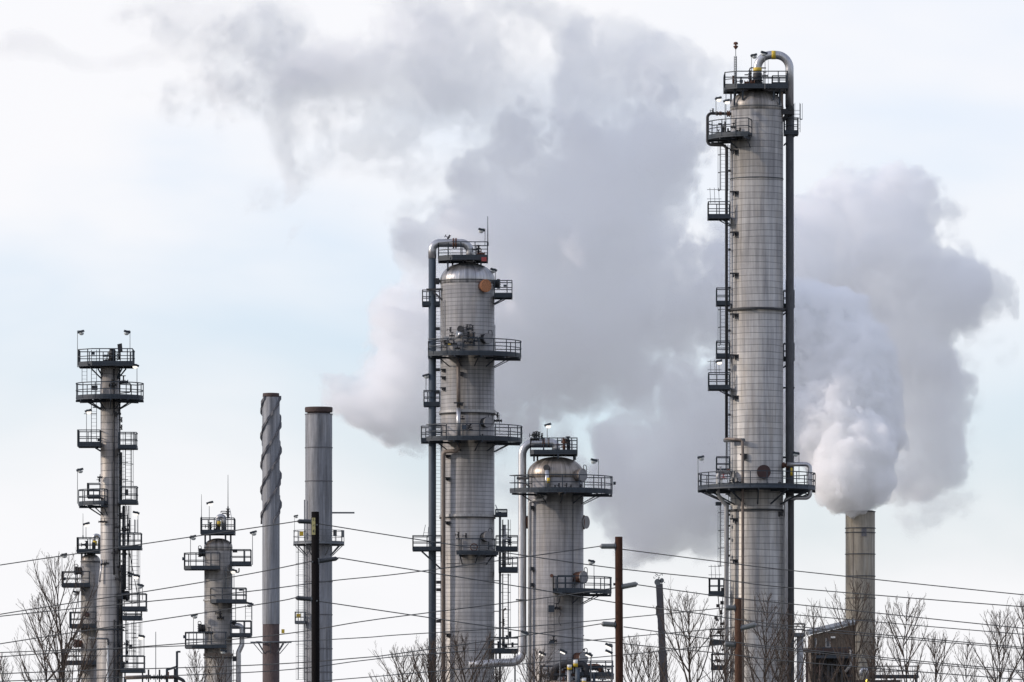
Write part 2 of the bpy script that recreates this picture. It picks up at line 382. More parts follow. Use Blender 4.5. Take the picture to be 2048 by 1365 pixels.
THIN = [(930,30,110,0,1.),(830,60,110,0,1.),(720,60,100,0,.9),(640,120,96,0,.8),(600,200,80,0,.8),(680,220,100,0,1.),(600,290,70,0,.9),(560,330,50,0,.7),(790,180,100,0,1.),(780,270,80,0,.95),(880,200,100,0,1.),
 (990,170,100,2,.9),(1090,130,96,2,.9),(1180,180,100,2,1.),(1290,160,100,3,1.),(1370,180,90,3,.9),(1100,250,110,2,.9),(960,290,80,2,.75),(1210,260,110,3,1.),(1400,250,80,4,.8),(1440,200,60,4,.6),
 (500,120,90,0,.62),(440,80,90,0,.50),(350,75,80,0,.38),(260,75,80,0,.3),(560,40,80,0,.6),(720,150,110,0,.6),(900,130,110,0,.6),(1050,190,110,2,.6),(1240,210,100,2,.5),(1330,230,100,2,.5),(1050,40,90,0,.55),(1150,60,70,0,.4),(450,200,80,0,.5),
 (640,510,44,0,.55),(640,410,30,0,.45),(810,400,64,2,.9),(850,350,56,2,.6),(1000,900,80,4,.62),(1120,880,90,4,.6),(1180,950,80,6,.7),(1060,960,60,4,.45),(1160,850,60,4,.6),
 (1930,860,60,30,.8),(1960,900,44,30,.6),(1960,680,60,28,.75),(1990,600,50,28,.7),(1900,740,60,28,.65),(1840,990,46,30,.8),(1380,400,60,6,.4),(1340,480,60,6,.4),(1985,560,40,30,.8),(1970,760,36,30,.6),(1940,820,50,30,.7),(1925,905,50,30,.8),(1900,955,50,30,.8),(1900,980,50,30,.6)]


import numpy as np, openvdb
def cloud_field(puffs, lo, hi, vox, seed, warp, wlen, inner, mode, octs):
    """density-like field on a grid: union of soft balls, warped, plus billowing noise; octs = [(wavelength m, amplitude, kind)]"""
    rng = np.random.default_rng(seed)
    shp = [max(16, int(math.ceil((hi[i] - lo[i]) / vox / 8) * 8)) for i in range(3)]
    wh = np.fft.rfftn(rng.standard_normal(shp).astype(np.float32))
    fx = [np.fft.fftfreq(shp[0], vox), np.fft.fftfreq(shp[1], vox), np.fft.rfftfreq(shp[2], vox)]
    k = np.sqrt(fx[0][:, None, None] ** 2 + fx[1][None, :, None] ** 2 + fx[2][None, None, :] ** 2).astype(np.float32)
    lk = np.log2(np.maximum(k, 1e-4))
    def band(wl, width=.55, roll=0):
        f = np.exp(-((lk + math.log2(wl)) / width) ** 2)
        n = np.fft.irfftn(wh if not roll else np.roll(wh, roll, axis=0), s=shp, axes=(0, 1, 2)).astype(np.float32) if False else np.fft.irfftn(wh * f, s=shp, axes=(0, 1, 2)).astype(np.float32)
        n /= n.std() + 1e-9
        return np.roll(n, (roll * 17, roll * 31, roll * 13), axis=(0, 1, 2))
    ax = [(lo[i] + (np.arange(shp[i]) + .5) * vox).astype(np.float32) for i in range(3)]
    W3 = [band(wlen, .7, r) * warp for r in (1, 2, 3)] if warp else [0, 0, 0]
    X = ax[0][:, None, None] + W3[0]; Y = ax[1][None, :, None] + W3[1]; Z = ax[2][None, None, :] + W3[2]
    D = np.zeros(shp, np.float32)
    for (px, py, r, dy, wt) in puffs:
        c = P3(px, py, dy); rm = r * (YP + dy) / F; ro = rm * 1.35; ri = rm * inner
        sl = []
        for i in range(3):
            a = int((c[i] - ro - 2.5 * warp - lo[i]) / vox); b = int((c[i] + ro + 2.5 * warp - lo[i]) / vox) + 1
            sl.append(slice(max(a, 0), max(min(b, shp[i]), 0)))
        sl = tuple(sl)
        if warp: x, y, z = X[sl], Y[sl], Z[sl]
        else: x, y, z = X[sl[0]], Y[:, sl[1]], Z[:, :, sl[2]]
        d = np.sqrt((x - c[0]) ** 2 + (y - c[1]) ** 2 + (z - c[2]) ** 2)
        t = np.clip((ro - d) / (ro - ri), 0, 1); s = t * t * (3 - 2 * t) * wt
        D[sl] = D[sl] + s if mode == 'add' else np.maximum(D[sl] + s * .35, s)
    core = np.minimum(D, 1.15)
    n = np.zeros(shp, np.float32)
    for i, (wl, amp, kind) in enumerate(octs):
        b_ = band(wl, .5, i + 4)
        n += amp * (np.abs(b_) - .8 if kind == 'b' else b_)
    out = core + n * np.clip(core * 2.2, 0, 1)
    for i in range(3):      # keep the shell closed
        s0 = [slice(None)] * 3
        s0[i] = slice(0, 2); out[tuple(s0)] = 0; s0[i] = slice(-2, None); out[tuple(s0)] = 0
    return out
def bounds(puffs, pad):
    pts = [(P3(px, py, dy), r * (YP + dy) / F * 1.35 + pad) for (px, py, r, dy, w) in puffs]
    return [min(p[i] - r for p, r in pts) for i in range(3)], [max(p[i] + r for p, r in pts) for i in range(3)]
def iso_mesh(field, lo, vox, level, name, mat, parent):
    g_ = openvdb.FloatGrid(); g_.copyFromArray(field)
    p, tri, q = g_.convertToPolygons(level, 0.0)
    p = (p + .5) * vox + np.array(lo, np.float32)
    me = bpy.data.meshes.new(name); nq = len(q)
    q = q[:, ::-1]
    me.vertices.add(len(p)); me.vertices.foreach_set('co', p.astype(np.float32).ravel())
    me.loops.add(nq * 4); me.loops.foreach_set('vertex_index', np.ascontiguousarray(q).astype(np.int32).ravel())
    me.polygons.add(nq); me.polygons.foreach_set('loop_start', np.arange(0, nq * 4, 4, dtype=np.int32))
    me.update(); me.validate(); me.materials.append(mat)
    o = bpy.data.objects.new(name, me); COL.objects.link(o)
    if parent: o.parent = parent
    return o
def steam_mat(name, dens, col=(.998, .980, .999), aniso=.2):
    m = bpy.data.materials.new(name); m.use_nodes = True; nt = m.node_tree; nt.nodes.clear()
    o = nt.nodes.new('ShaderNodeOutputMaterial'); v = nt.nodes.new('ShaderNodeVolumeScatter')
    v.inputs['Color'].default_value = (*col, 1); v.inputs['Density'].default_value = dens; v.inputs['Anisotropy'].default_value = aniso
    nt.links.new(v.outputs[0], o.inputs['Volume']); return m
def plume_layers(puffs, vox, seed, warp, wlen, inner, mode, octs, levels, pad, spec):
    lo, hi = bounds(puffs, pad)
    f = cloud_field(puffs, lo, hi, vox, seed, warp, wlen, inner, mode, octs)
    for (lv, dens, nm) in levels:
        o = iso_mesh(f, lo, vox, lv, nm, steam_mat(nm, dens), None)
        tag(o, spec + {'veil': ', faint outer veil', 'haze': ', soft edge', 'body': ', body'}[nm.split('_')[-1]], 'steam', None, 'stuff')
import time as _t; _t0 = _t.time()
STREAK = [(px, 78 + 22 * math.sin(px * .011) + (px < 200) * 12, 46 + 10 * math.sin(px * .023), 4, .8) for px in range(-140, 640, 46)]
plume_layers(STREAK, .5, 21, 2.2, 22, .0, 'add', [(14, .10, 'n'), (7, .10, 'n'), (3, .07, 'n')], [(.35, .05, 'steam_streak_veil'), (.8, .05, 'steam_streak_haze')], 3, 'faint long steam streak reaching the top left corner')
plume_layers(FRESH, .15, 3, .3, 4, .5, 'max', [(3.0, .13, 'b'), (1.7, .15, 'b'), (.95, .12, 'b'), (.5, .055, 'b')], [(.30, 1.0, 'fresh_steam_body')], .5, 'dense white cauliflower steam just above the tan stack')
plume_layers(MID, .36, 5, 1.3, 14, .3, 'max', [(10, .28, 'b'), (5.2, .30, 'b'), (2.7, .22, 'b'), (1.35, .15, 'b')], [(.20, .018, 'drifting_steam_veil'), (.33, .10, 'drifting_steam_haze'), (.50, .20, 'drifting_steam_body')], 1.5, 'thick grey steam drifting left behind the columns')
plume_layers(THIN, .45, 8, 3.0, 20, .0, 'add', [(11, .18, 'n'), (5.5, .22, 'n'), (2.7, .22, 'n'), (1.35, .18, 'n')], [(.22, .016, 'ragged_steam_veil'), (.42, .035, 'ragged_steam_haze'), (.66, .055, 'ragged_steam_body')], 3, 'ragged thin steam blown across the top of the sky')
print('PLUME', _t.time() - _t0, sum(len(o.data.polygons) for o in bpy.data.objects if 'steam' in o.name))
# ------------------------------------------------------------------ column kit
class T:
    """a thing standing at depth Y on the ground whose axis shows at pixel cx; local metres"""
    def __init__(s, name, cx, Y, label, cat, group=None, Rpx=50):
        s.cx, s.Y, s.s = cx, Y, Y / F
        s.root = empty(name, ((cx - 1024) * Y / F, Y, 0), label, cat, group)
        s.R = Rpx * s.s
    def x(s, px): return (px - s.cx) * s.s
    def z(s, py, y=0.0): return EYE + (HZ - py) * (s.Y + y) / F
    def p(s, px, py, y=0.0): return Vector(((px - 1024) * (s.Y + y) / F - (s.cx - 1024) * s.s, y, EYE + (HZ - py) * (s.Y + y) / F))
    def m(s, px): return px * s.s
def add(t, mb, name, mat, parent=None, label=None):
    o = mb.build(name, mat, parent or t.root)
    if label: o['label'] = label
    return o
RB = .046
def railing_mesh(path, z, h=1.08, toe=True, rb=RB, mids=2, space=1.35):
    m = MB(); pts = [Vector((p[0], p[1], 0)) for p in path]
    mids = 1
    for k in range(2):
        zz = z + h * (.5 + .5 * k)
        m.path([(p.x, p.y, zz) for p in pts], rb if k < mids else rb * 1.15, 4)
    if toe:
        for a, b in zip(pts[:-1], pts[1:]):
            d = (b - a)
            if d.length < 1e-3: continue
            nn = Vector((-d.y, d.x, 0)).normalized() * .012
            c = (a + b) / 2; m.obox((c.x, c.y, z + .07), d / 2, nn, (0, 0, .08))
    # posts
    L = 0; nxt = 0; tot = sum((b - a).length for a, b in zip(pts[:-1], pts[1:])); n = max(1, round(tot / space)); st = tot / n
    pos = [i * st for i in range(n + 1)]
    for a, b in zip(pts[:-1], pts[1:]):
        l = (b - a).length
        while pos and pos[0] <= L + l + 1e-6:
            q = a + (b - a) * max(0, (pos.pop(0) - L)) / max(l, 1e-6)
            m.bar((q.x, q.y, z - .12), (q.x, q.y, z + h), rb * 1.15)
        L += l
    return m
def arcpts(r, a0, a1, step=9):
    n = max(2, int(abs(a1 - a0) / step))
    return [(r * math.cos(R_(a0 + (a1 - a0) * i / n)), r * math.sin(R_(a0 + (a1 - a0) * i / n))) for i in range(n + 1)]
def plat_arc(t, rpx, a0, a1, py, th=9, rail=None, strut=0, R=None, full=False, knees=True, mids=2, cx=0.0, mat='steel', label=None, light=False):
    r1 = t.m(rpx); R = R or t.R; z1 = t.z(py); z0 = z1 - t.m(th * .62)
    d = MB(); out = arcpts(r1, a0, a1); inn = arcpts(R + .03, a1, a0)
    if full:
        d.lathe([(r1, z0 + .02), (r1, z1), (R + .02, z1)], 48); d.lathe([(R + .02, z1 - .06), (r1 - .1, z1 - .06)], 48)
        for rr in (r1 - .04, (r1 + R) / 2, R + .12): d.lathe([(rr, z1 - .06), (rr, z0), (rr - .07, z0), (rr - .07, z1 - .06)], 48)
    else:
        d.prism(out + inn, z1 - .07, z1)
        # ring beam under the rim
        o2 = arcpts(r1 - .02, a0, a1); i2 = arcpts(r1 - .10, a1, a0); d.prism(o2 + i2, z0, z1 - .07)
        mid = (r1 + R) / 2; d.prism(arcpts(mid, a0, a1) + arcpts(mid - .08, a1, a0), z0 + .06, z1 - .07)
    P = add(t, d, 'platform', M_[mat], label=label)
    h = t.m(rail if rail else 27)
    if full: path = arcpts(r1 - .03, a0, a1, 7)
    else:
        e0 = arcpts(r1 - .03, a0, a0 + .1)[0]; path = arcpts(r1 - .03, a0, a1, 7)
        i0 = (R + .15) / r1; path = [(path[0][0] * i0, path[0][1] * i0)] + path + [(path[-1][0] * i0, path[-1][1] * i0)]
    railing_mesh(path, z1, h, mids=mids).build('railing', M_[mat], P)
    n = max(2, int(abs(a1 - a0) / 28))
    for i in range(n + (0 if full else 1)):
        a = R_(a0 + (a1 - a0) * (i + (.0 if full else 0)) / n)
        if not full: a = R_(a0 + 4 + (a1 - a0 - 8) * i / n)
        c, s_ = math.cos(a), math.sin(a); b = MB()
        tn = Vector((-s_, c, 0)) * .04
        cc = (R + r1) / 2; b.obox((cc * c, cc * s_, z0 - .06), Vector((c, s_, 0)) * ((r1 - R) / 2), tn, (0, 0, .08))
        if strut:
            b.bar((r1 * .94 * c, r1 * .94 * s_, z0 - .1), (R * 1.01 * c, R * 1.01 * s_, z0 - t.m(strut)), .07)
        elif knees:
            b.bar(((R + (r1 - R) * .55) * c, (R + (r1 - R) * .55) * s_, z0 - .12), (R * c, R * s_, z0 - .75), .05)
        b.build('bracket', M_[mat], P)
    return P
def plat_rect(t, x0, x1, y0, y1, py, th=8, rail=27, open_=(), diag=None, mids=2, mat='steel', legs=None, chamfer=0, label=None):
    """x in px, y in metres; open_ = sides without railing among 'l','r','f','b'"""
    X0, X1 = t.x(x0), t.x(x1); z1 = t.z(py); z0 = z1 - t.m(th * .65); d = MB(); c = chamfer
    out = [(X0 + c, y0), (X1, y0), (X1, y1), (X0, y1)] + ([(X0, y0 + c)] if c else [])
    d.prism(out, z1 - .07, z1)
    m = len(out)
    for i in range(m):
        a = Vector((*out[i], 0)); b = Vector((*out[(i + 1) % m], 0)); e = (b - a); nn = Vector((-e.y, e.x, 0)).normalized() * .05
        cc = (a + b) / 2 + nn * 1.2; d.obox((cc.x, cc.y, (z0 + z1 - .07) / 2), e / 2 * .995, nn, (0, 0, (z1 - .07 - z0) / 2))
    k = max(1, int((X1 - X0) / .9))
    for i in range(1, k): xx = X0 + (X1 - X0) * i / k; d.box(xx - .03, xx + .03, y0 + .11, y1 - .11, z0 + .05, z1 - .072)
    P = add(t, d, 'platform', M_[mat], label=label); h = t.m(rail); e = .04
    A, B, C_, D_ = (X0 + e, y0 + e), (X1 - e, y0 + e), (X1 - e, y1 - e), (X0 + e, y1 - e)
    segs = {'f': [A, B], 'r': [B, C_], 'b': [C_, D_], 'l': [D_, A]}
    if c: segs['f'] = [(X0 + e, y0 + c), (X0 + c, y0 + e), B]; segs['l'] = [D_, (X0 + e, y0 + c)]
    # join consecutive railed sides in one run
    run = []; order = ['f', 'r', 'b', 'l']; runs = []
    for s_ in order + (['f'] if False else []):
        if s_ in open_:
            if run: runs.append(run); run = []
        else: run = run + (segs[s_] if not run else segs[s_][1:])
    if run: runs.append(run)
    R = MB()
    for r in runs:
        q = railing_mesh(r, z1, h, mids=mids, space=1.15); b = len(R.v); R.v += q.v; R.f += [[i + b for i in f] for f in q.f]; R.sm += q.sm; R.mi += q.mi
    R.build('railing', M_[mat], P)
    if diag:
        xo, xi, dy_, drop = diag
        for yy in (y0 + .2, y1 - .2):
            b = MB(); b.bar((t.x(xo), yy, z0), (t.x(xi), yy * .6, z0 - t.m(drop)), .06); b.build('bracket', M_[mat], P)
    for (lx, ly, lpy) in (legs or []):
        b = MB(); b.bar((t.x(lx), ly, z0 + .02), (t.x(lx), ly, t.z(lpy)), .10); b.build('bracket', M_[mat], P)
    return P
def shell(t, py_tan, prof=None, mat='shell1', label=None, R=None):
    R = R or t.R; m = MB()
    zt = t.z(py_tan)
    pr = prof or [(R, 0), (R, zt)]
    m.lathe(pr, 288, cap0=False, cap1=True); return add(t, m, 'shell', M_[mat])
def dome(t, py_tan, py_top, mat, R=None, bulge=0.0, top=.0):
    R = (R or t.R) + bulge; z0, z1 = t.z(py_tan), t.z(py_top); h = z1 - z0; pr = []
    if bulge: pr.append((R - bulge, z0 - .35)); pr.append((R, z0 - .3))
    for i in range(13):
        a = math.pi / 2 * i / 12; pr.append((max(R * math.cos(a) ** .95, .05), z0 + h * math.sin(a)))
    m = MB(); m.lathe(pr, 72, cap1=True); return add(t, m, 'dome', M_[mat])
def ring(t, py, w=2.5, out=3, mat='steel', name='stiffening_ring', R=None):
    R = R or t.R; z = t.z(py); h = t.m(w) / 2; r = R + t.m(out); m = MB(); m.lathe([(R + .005, z - h), (r, z - h), (r, z + h), (R + .005, z + h)], 72)
    m.sm = [False] * len(m.sm); return add(t, m, name, M_[mat])
def pipe(t, pts, rpx, rad, mat, name='pipe', n=14, label=None, k=7, parent=None):
    P = [t.p(*q) for q in pts]; m = MB(); m.path(fillet(P, t.m(rad), k) if rad else P, t.m(rpx), n)
    return add(t, m, name, M_[mat], parent, label)
def flange(t, px, py, y, nrm, r, h, mat='black', parent=None, name='flange'):
    m = MB(); c = t.p(px, py, y); n = Vector(nrm).normalized()
    for k in (-.5, .12): m.path([c + n * t.m(h) * k, c + n * t.m(h) * (k + .38)], t.m(r), 16)
    m.path([c - n * t.m(h) * .5, c + n * t.m(h) * .5], t.m(r) * .72, 12)
    return add(t, m, name, M_[mat], parent)
def manhole(t, ang, py, r, mat='greylid', neck=1.0, drum='black', davit=True, R=None, label=None, lidoff=0):
    """ang: degrees round the column, 270 = towards the camera"""
    R = R or t.R; a = R_(ang); n = Vector((math.cos(a), math.sin(a), 0)); z = t.z(py); r = t.m(r); m = MB()
    c = n * (R - .3) + Vector((0, 0, z)); L_ = .3 + .35 * neck
    m.path([c, c + n * L_], r * .86, 20); e = c + n * L_
    m.path([e - n * .02, e + n * .07], r, 20)
    o = add(t, m, 'manhole', M_[drum])
    l = MB(); l.path([e + n * (.09 + lidoff), e + n * (.17 + lidoff)], r * .98, 20)
    tg = Vector((0, 0, 1)).cross(n)
    for k in range(12):
        q = 2 * math.pi * k / 12; v = (tg * math.cos(q) + Vector((0, 0, 1)) * math.sin(q)) * r * .86
        l.path([e + v + n * (.16 + lidoff), e + v + n * (.22 + lidoff)], .03, 5)
    add(t, l, 'cover', M_[mat], o, label)
    if davit:
        b = MB(); s_ = tg * (r * 1.15); b.path(fillet([e + s_ + Vector((0, 0, -.2)), e + s_ + Vector((0, 0, r * 1.5)), e + n * .2 + Vector((0, 0, r * 1.5)), e + n * .2 + Vector((0, 0, r * .9))], .2, 4), .03, 5)
        add(t, b, 'davit', M_['black'], o)
    return o
def floodlight(t, px, py, base_px, base_py, y=0.0, side=1, lit=True, name='floodlight'):
    """lamp head at (px, py) on a thin pole that stands at (base_px, base_py)"""
    m = MB(); hp = t.p(px, py, y); top = t.p(base_px, py - 1, y); top.z = hp.z + .12
    pts = [t.p(base_px, base_py, y), top, hp + Vector((0, 0, .12))]
    m.path(pts, .032, 5); o = add(t, m, name, M_['steel_l'])
    s_ = .26; tilt = Vector((side, -.25, .28)).normalized(); up = Vector((-side * .28, 0, 1)).normalized(); sd_ = tilt.cross(up)
    h = MB(); h.obox(hp + up * .05, tilt * s_, sd_ * .17, up * .085)
    add(t, h, 'lamp_head', M_['steel'], o)
    l = MB(); l.lathe([(.21, 0), (.19, -.12), (.10, -.19), (.01, -.20)], 12); 
    l.v = [tuple(hp + Vector(v) - up * .05 + tilt * .02) for v in l.v]
    add(t, l, 'lens', M_['lens' if lit else 'lens_dim'], o)
    return o
def rod(t, px, py0, py1, y=0.0, r=.03, name='lightning_rod', ball=None):
    m = MB(); a, b = t.p(px, py0, y), t.p(px, py1, y); m.path([a, b], r, 5, r1=r * .5)
    m.bar(a, a + (b - a) * .12, r * 2.2); return add(t, m, name, M_['steel'])
def ladder(t, px, py0, py1, y, w=.42, cage=False, ax=(1, 0), side=-1, mat='steel', cagemat=None, cr=.42, cage_from=None):
    """py0 top, py1 bottom; ax = direction of the rungs; cage bulges along `side` normal"""
    m = MB(); a, b = t.p(px, py1, y), t.p(px, py0, y); d = Vector((ax[0], ax[1], 0)).normalized() * w / 2
    b.x, b.y = a.x, a.y
    for s_ in (-1, 1): m.bar(a + d * s_, b + d * s_, .032)
    n = int((b.z - a.z) / .3)
    for i in range(1, n): z = a.z + i * .3; m.bar((a.x - d.x, a.y - d.y, z), (a.x + d.x, a.y + d.y, z), .014)
    o = add(t, m, 'ladder', M_[mat])
    if cage:
        c = MB(); nn = Vector((-d.y, d.x, 0)).normalized() * side
        zb = (t.z(cage_from) if cage_from else a.z + 1.8)
        def hp(q, z): return Vector((a.x, a.y, z)) + nn * (cr * .9 + cr * math.sin(q)) * 1 + d.normalized() * cr * math.cos(q)
        qs = [R_(-50 + 28 * k) for k in range(0, 11)]
        k = 0; z = zb
        while z < b.z + .05:
            c.path([hp(q, z) for q in qs], .03, 4); z += 1.45
        for q in qs[::2]: c.bar(hp(q, zb), hp(q, b.z), .022)
        add(t, c, 'cage', M_[cagemat or mat], o)
    return o
def valve(t, px, py, y, sz=.3, ang=0, mat='black', wheel=True, name='valve'):
    c = t.p(px, py, y); m = MB(); a = R_(ang); u = Vector((math.cos(a), 0, math.sin(a))); v = Vector((-math.sin(a), 0, math.cos(a)))
    m.path([c - u * sz, c + u * sz], sz * .28, 8)
    for k in (-1, -.35, .35, 1): m.path([c + u * sz * k - u * .03, c + u * sz * k + u * .03], sz * .5, 10)
    m.path([c, c + v * sz * 1.4], sz * .16, 6)
    if wheel: m.torus(c + v * sz * 1.4, v, sz * .5, .03, 12); m.bar(c + v * sz * 1.4 - u * sz * .5, c + v * sz * 1.4 + u * sz * .5, .02)
    return add(t, m, name, M_[mat])
def clip_on(t, px, py, w=18, h=9, y=None, n_=2):
    """pipe support shoe on the shell"""
    X = t.x(px); R = t.R; yy = -math.sqrt(max(R * R - X * X, 0.0)) if y is None else y
    m = MB(); z = t.z(py); ww = t.m(w); hh = t.m(h)
    m.obox((X - ww * .1, yy - .05, z + hh * .35), (ww / 2, 0, 0), (0, .22, 0), (0, 0, .045))
    m.obox((X - ww * .25, yy - .12, z), (.05, 0, 0), (0, .2, 0), (0, 0, hh / 2))
    m.obox((X + ww * .2, yy - .06, z + .02), (.09, 0, 0), (0, .2, 0), (0, 0, hh * .36))
    m.path([(X + ww * .05, yy - .2, z - hh * .2), (X + ww * .05, yy - .2, z + hh * .4)], .06, 8)
    return add(t, m, 'pipe_support', M_['black'])
def beam(t, a, b, r, mat='steel', name='beam', parent=None):
    m = MB(); m.bar(t.p(*a), t.p(*b), r); return add(t, m, name, M_[mat], parent)
def box_on(t, px, py, w, h, y, dpt=.3, mat='steel', name='junction_box'):
    c = t.p(px, py, y); m = MB(); m.obox(c, (t.m(w) / 2, 0, 0), (0, dpt / 2, 0), (0, 0, t.m(h) / 2)); return add(t, m, name, M_[mat])
def nozzle(t, ang, py, r, L_, mat='black', R=None):
    R = R or t.R; a = R_(ang); n = Vector((math.cos(a), math.sin(a), 0)); c = n * (R - .1) + Vector((0, 0, t.z(py))); m = MB()
    m.path([c, c + n * (L_ + .1)], r * .6, 10); m.path([c + n * (L_ + .02), c + n * (L_ + .16)], r, 12); return add(t, m, 'nozzle', M_[mat])
rj0 = random.Random(5)
CG = 'tall process columns of the plant'

# ================================================================== T1 tallest column
t = T('distillation_column', 1513.5, 600, 'tallest and widest grey banded column, right of centre, with a silver U bend over its top', 'column', CG, 52.8)
R = t.R; ft = -R - .05
shell(t, 214, [(R + t.m(1.2), 0), (R + t.m(1.2), t.z(1023)), (R, t.z(1021)), (R, t.z(214))])
dome(t, 214, 180, 'dome_dull', bulge=.03)
ring(t, 621, 4, 5, 'black'); ring(t, 1022, 4, 2.5, 'black', R=R + t.m(1.2)); ring(t, 359, 1.6, .8, 'steel'); ring(t, 216, 1.5, 1, 'steel')
# top platform on short legs
plat_rect(t, 1448, 1574, -2.4, 2.3, 177, 9, 28, chamfer=1.0, mids=2, legs=[(1468, -1.4, 215), (1484, -1.8, 205), (1546, -1.8, 205), (1558, -1.4, 214), (1472, 1.4, 214), (1556, 1.4, 214)], label='square steel platform over the dome')
plat_rect(t, 1543, 1573, -1.2, .8, 172, 3, 17, mids=1)
pipe(t, [(1515, 168), (1515, 110.5), (1579, 110.5), (1579, 214)], 8.4, 27, 'pipe', 'overhead_pipe', 24, 'silver U bend over the column top', k=12)
pipe(t, [(1579.5, 213), (1580.5, 1695)], 8.1, 0, 'riser_dark', 'overhead_pipe', 24, 'dark downcomer on the right side')
for a_, b_ in ((147, 160),): pipe(t, [(1515, a_), (1515, b_)], 9, 0, 'black', 'sleeve')
for px, py, vert in ((1547, 110.5, 0), (1518, 140, 1)):
    m = MB(); c = t.p(px if not vert else 1515, py); d = Vector((0, 0, t.m(4))) if vert else Vector((t.m(4), 0, 0)); m.path([c - d, c + d], t.m(8.7), 24); add(t, m, 'pipe_marking_band', M_['yellow'])
flange(t, 1514, 164, 0, (0, 0, 1), 12, 8, 'black'); flange(t, 1514, 171, 0, (0, 0, 1), 10, 5, 'rust')
pipe(t, [(1501, 172), (1499, 136), (1532, 136.5)], 1.3, 4, 'black', 'vent_pipe', 8); valve(t, 1500, 150, 0, .32, 90, 'black', False); valve(t, 1499, 166, -.4, .4, 0, 'rust', False)
valve(t, 1482, 163, -1.6, .25, 90, 'black'); valve(t, 1530, 152, -1, .2, 0, 'black'); box_on(t, 1467, 160, 5, 16, -.8, .25, 'rust'); box_on(t, 1483, 163, 6, 6, -2.3, .2)
# beacon mast
m = MB(); m.bar(t.p(1471.5, 175, -1.8), t.p(1471.5, 98, -1.8), .035); m.bar(t.p(1468.6, 175, -1.8), t.p(1468.6, 113, -1.8), .04); m.bar(t.p(1473, 175, -1.8), t.p(1473, 113, -1.8), .04)
for k in range(14): m.bar(t.p(1468.6, 175 - k * 4.6, -1.8), t.p(1473, 175 - k * 4.6, -1.8), .02)
o = add(t, m, 'beacon_mast', M_['steel'])
m = MB(); c = t.p(1471.5, 92, -1.8); m.lathe([(.03, -.30), (.19, -.10), (.20, -.02), (.07, .02), (.07, .08), (.20, .12), (.16, .28), (.05, .32)], 12, cap0=True, cap1=True); m.v = [tuple(Vector(v) + c) for v in m.v]; add(t, m, 'beacon', M_['rust'], o)
floodlight(t, 1528, 107, 1530, 178, -2.4, -1, False); floodlight(t, 1508, 112, 1503, 178, 1.4, 1, False); rod(t, 1536.5, 178, 120, -2.4, .025, 'whip_rod')
floodlight(t, 1437, 198, 1432, 228, -1.5, 1); floodlight(t, 1453.5, 203, 1450, 275, -2.6, 1, True); beam(t, (1452, 275, -2.6), (1452, 175, -2.3), .035)
# brown plate at the right shoulder and pipe brace
m = MB(); m.obox(t.p(1563, 211, -.6), (t.m(3.4), 0, 0), (0, .12, 0), (0, 0, t.m(25))); m.path([t.p(1563, 187, -.72), t.p(1563, 187, -.48)], t.m(3.4), 12); add(t, m, 'lifting_lug', M_['pipe_brown'])
m = MB(); m.obox(t.p(1462, 203, .4), (t.m(1.6), 0, 0), (0, .12, 0), (0, 0, t.m(18))); add(t, m, 'lifting_lug', M_['black'])
m = MB(); m.bar(t.p(1566, 243, -.4), t.p(1582, 214, -.8), .16); m.obox(t.p(1576, 224, -.6), (.5, 0, 0), (0, .3, 0), (0, 0, .22)); m.path([t.p(1581, 216, -1.0), t.p(1581, 216, -.4)], .2, 12); add(t, m, 'pipe_bracket', M_['black'])
# left nozzle and looping pipe
pipe(t, [(1463, 228, -.3), (1415, 227, -.6), (1415, 290, -.6), (1453, 291, -.8), (1453, 880, -.8)], 3.0, 9, 'black', 'reflux_pipe', 12, 'thin dark pipe looping out at the top left', k=8)
flange(t, 1457, 228, -.3, (1, 0, 0), 6.4, 6, 'rust'); flange(t, 1441, 227.5, -.4, (1, 0, 0), 4.6, 4, 'rust'); flange(t, 1434, 227.5, -.4, (1, 0, 0), 4.6, 4, 'rust'); valve(t, 1426, 222, -.5, .16, 90, 'black')
# half round platform at the top left
plat_arc(t, 100, 150, 258, 276, 9, 30, knees=True); clip_on(t, 1476, 281, 20, 8)
for q in ((1447, 258, -1.6, 22, 18), (1456, 262, -2.2, 8, 14), (1440, 248, -.6, 16, 3), (1474, 263, -2.6, 10, 8)): box_on(t, q[0], q[1], q[3] * .45, q[4] * .7, q[2], .3, 'black')
for q in ((1450, 250, -2.0, 90), (1467, 255, -2.7, 0), (1480, 262, -2.8, 90), (1437, 268, -1.6, 0), (1459, 268, -2.2, 90)): valve(t, q[0], q[1], q[2], .22, q[3])
# right side
plat_rect(t, 1568, 1597, -.4, 1.3, 265, 8, 28, open_=('l',), diag=(1590, 1568, 0, 20)); ladder(t, 1594, 208, 265, .4, .5, False, mat='steel_l')
ladder(t, 1594, 208, 237, 1.2, .55, True, mat='steel_l', cage_from=237)
for py in (582, 688): 
    plat_rect(t, 1567, 1590, .5, 1.9, py + 28, 7, 30, open_=('l',), diag=(1586, 1567, 0, 14))
m = MB(); m.box(t.x(1566), t.x(1589), -.2, .2, t.z(776) - .06, t.z(776) + .06); add(t, m, 'pipe_clamp', M_['black'])
m = MB(); m.box(t.x(1566), t.x(1586), -.1, .5, t.z(915) - .06, t.z(915) + .06); add(t, m, 'pipe_clamp', M_['black'])
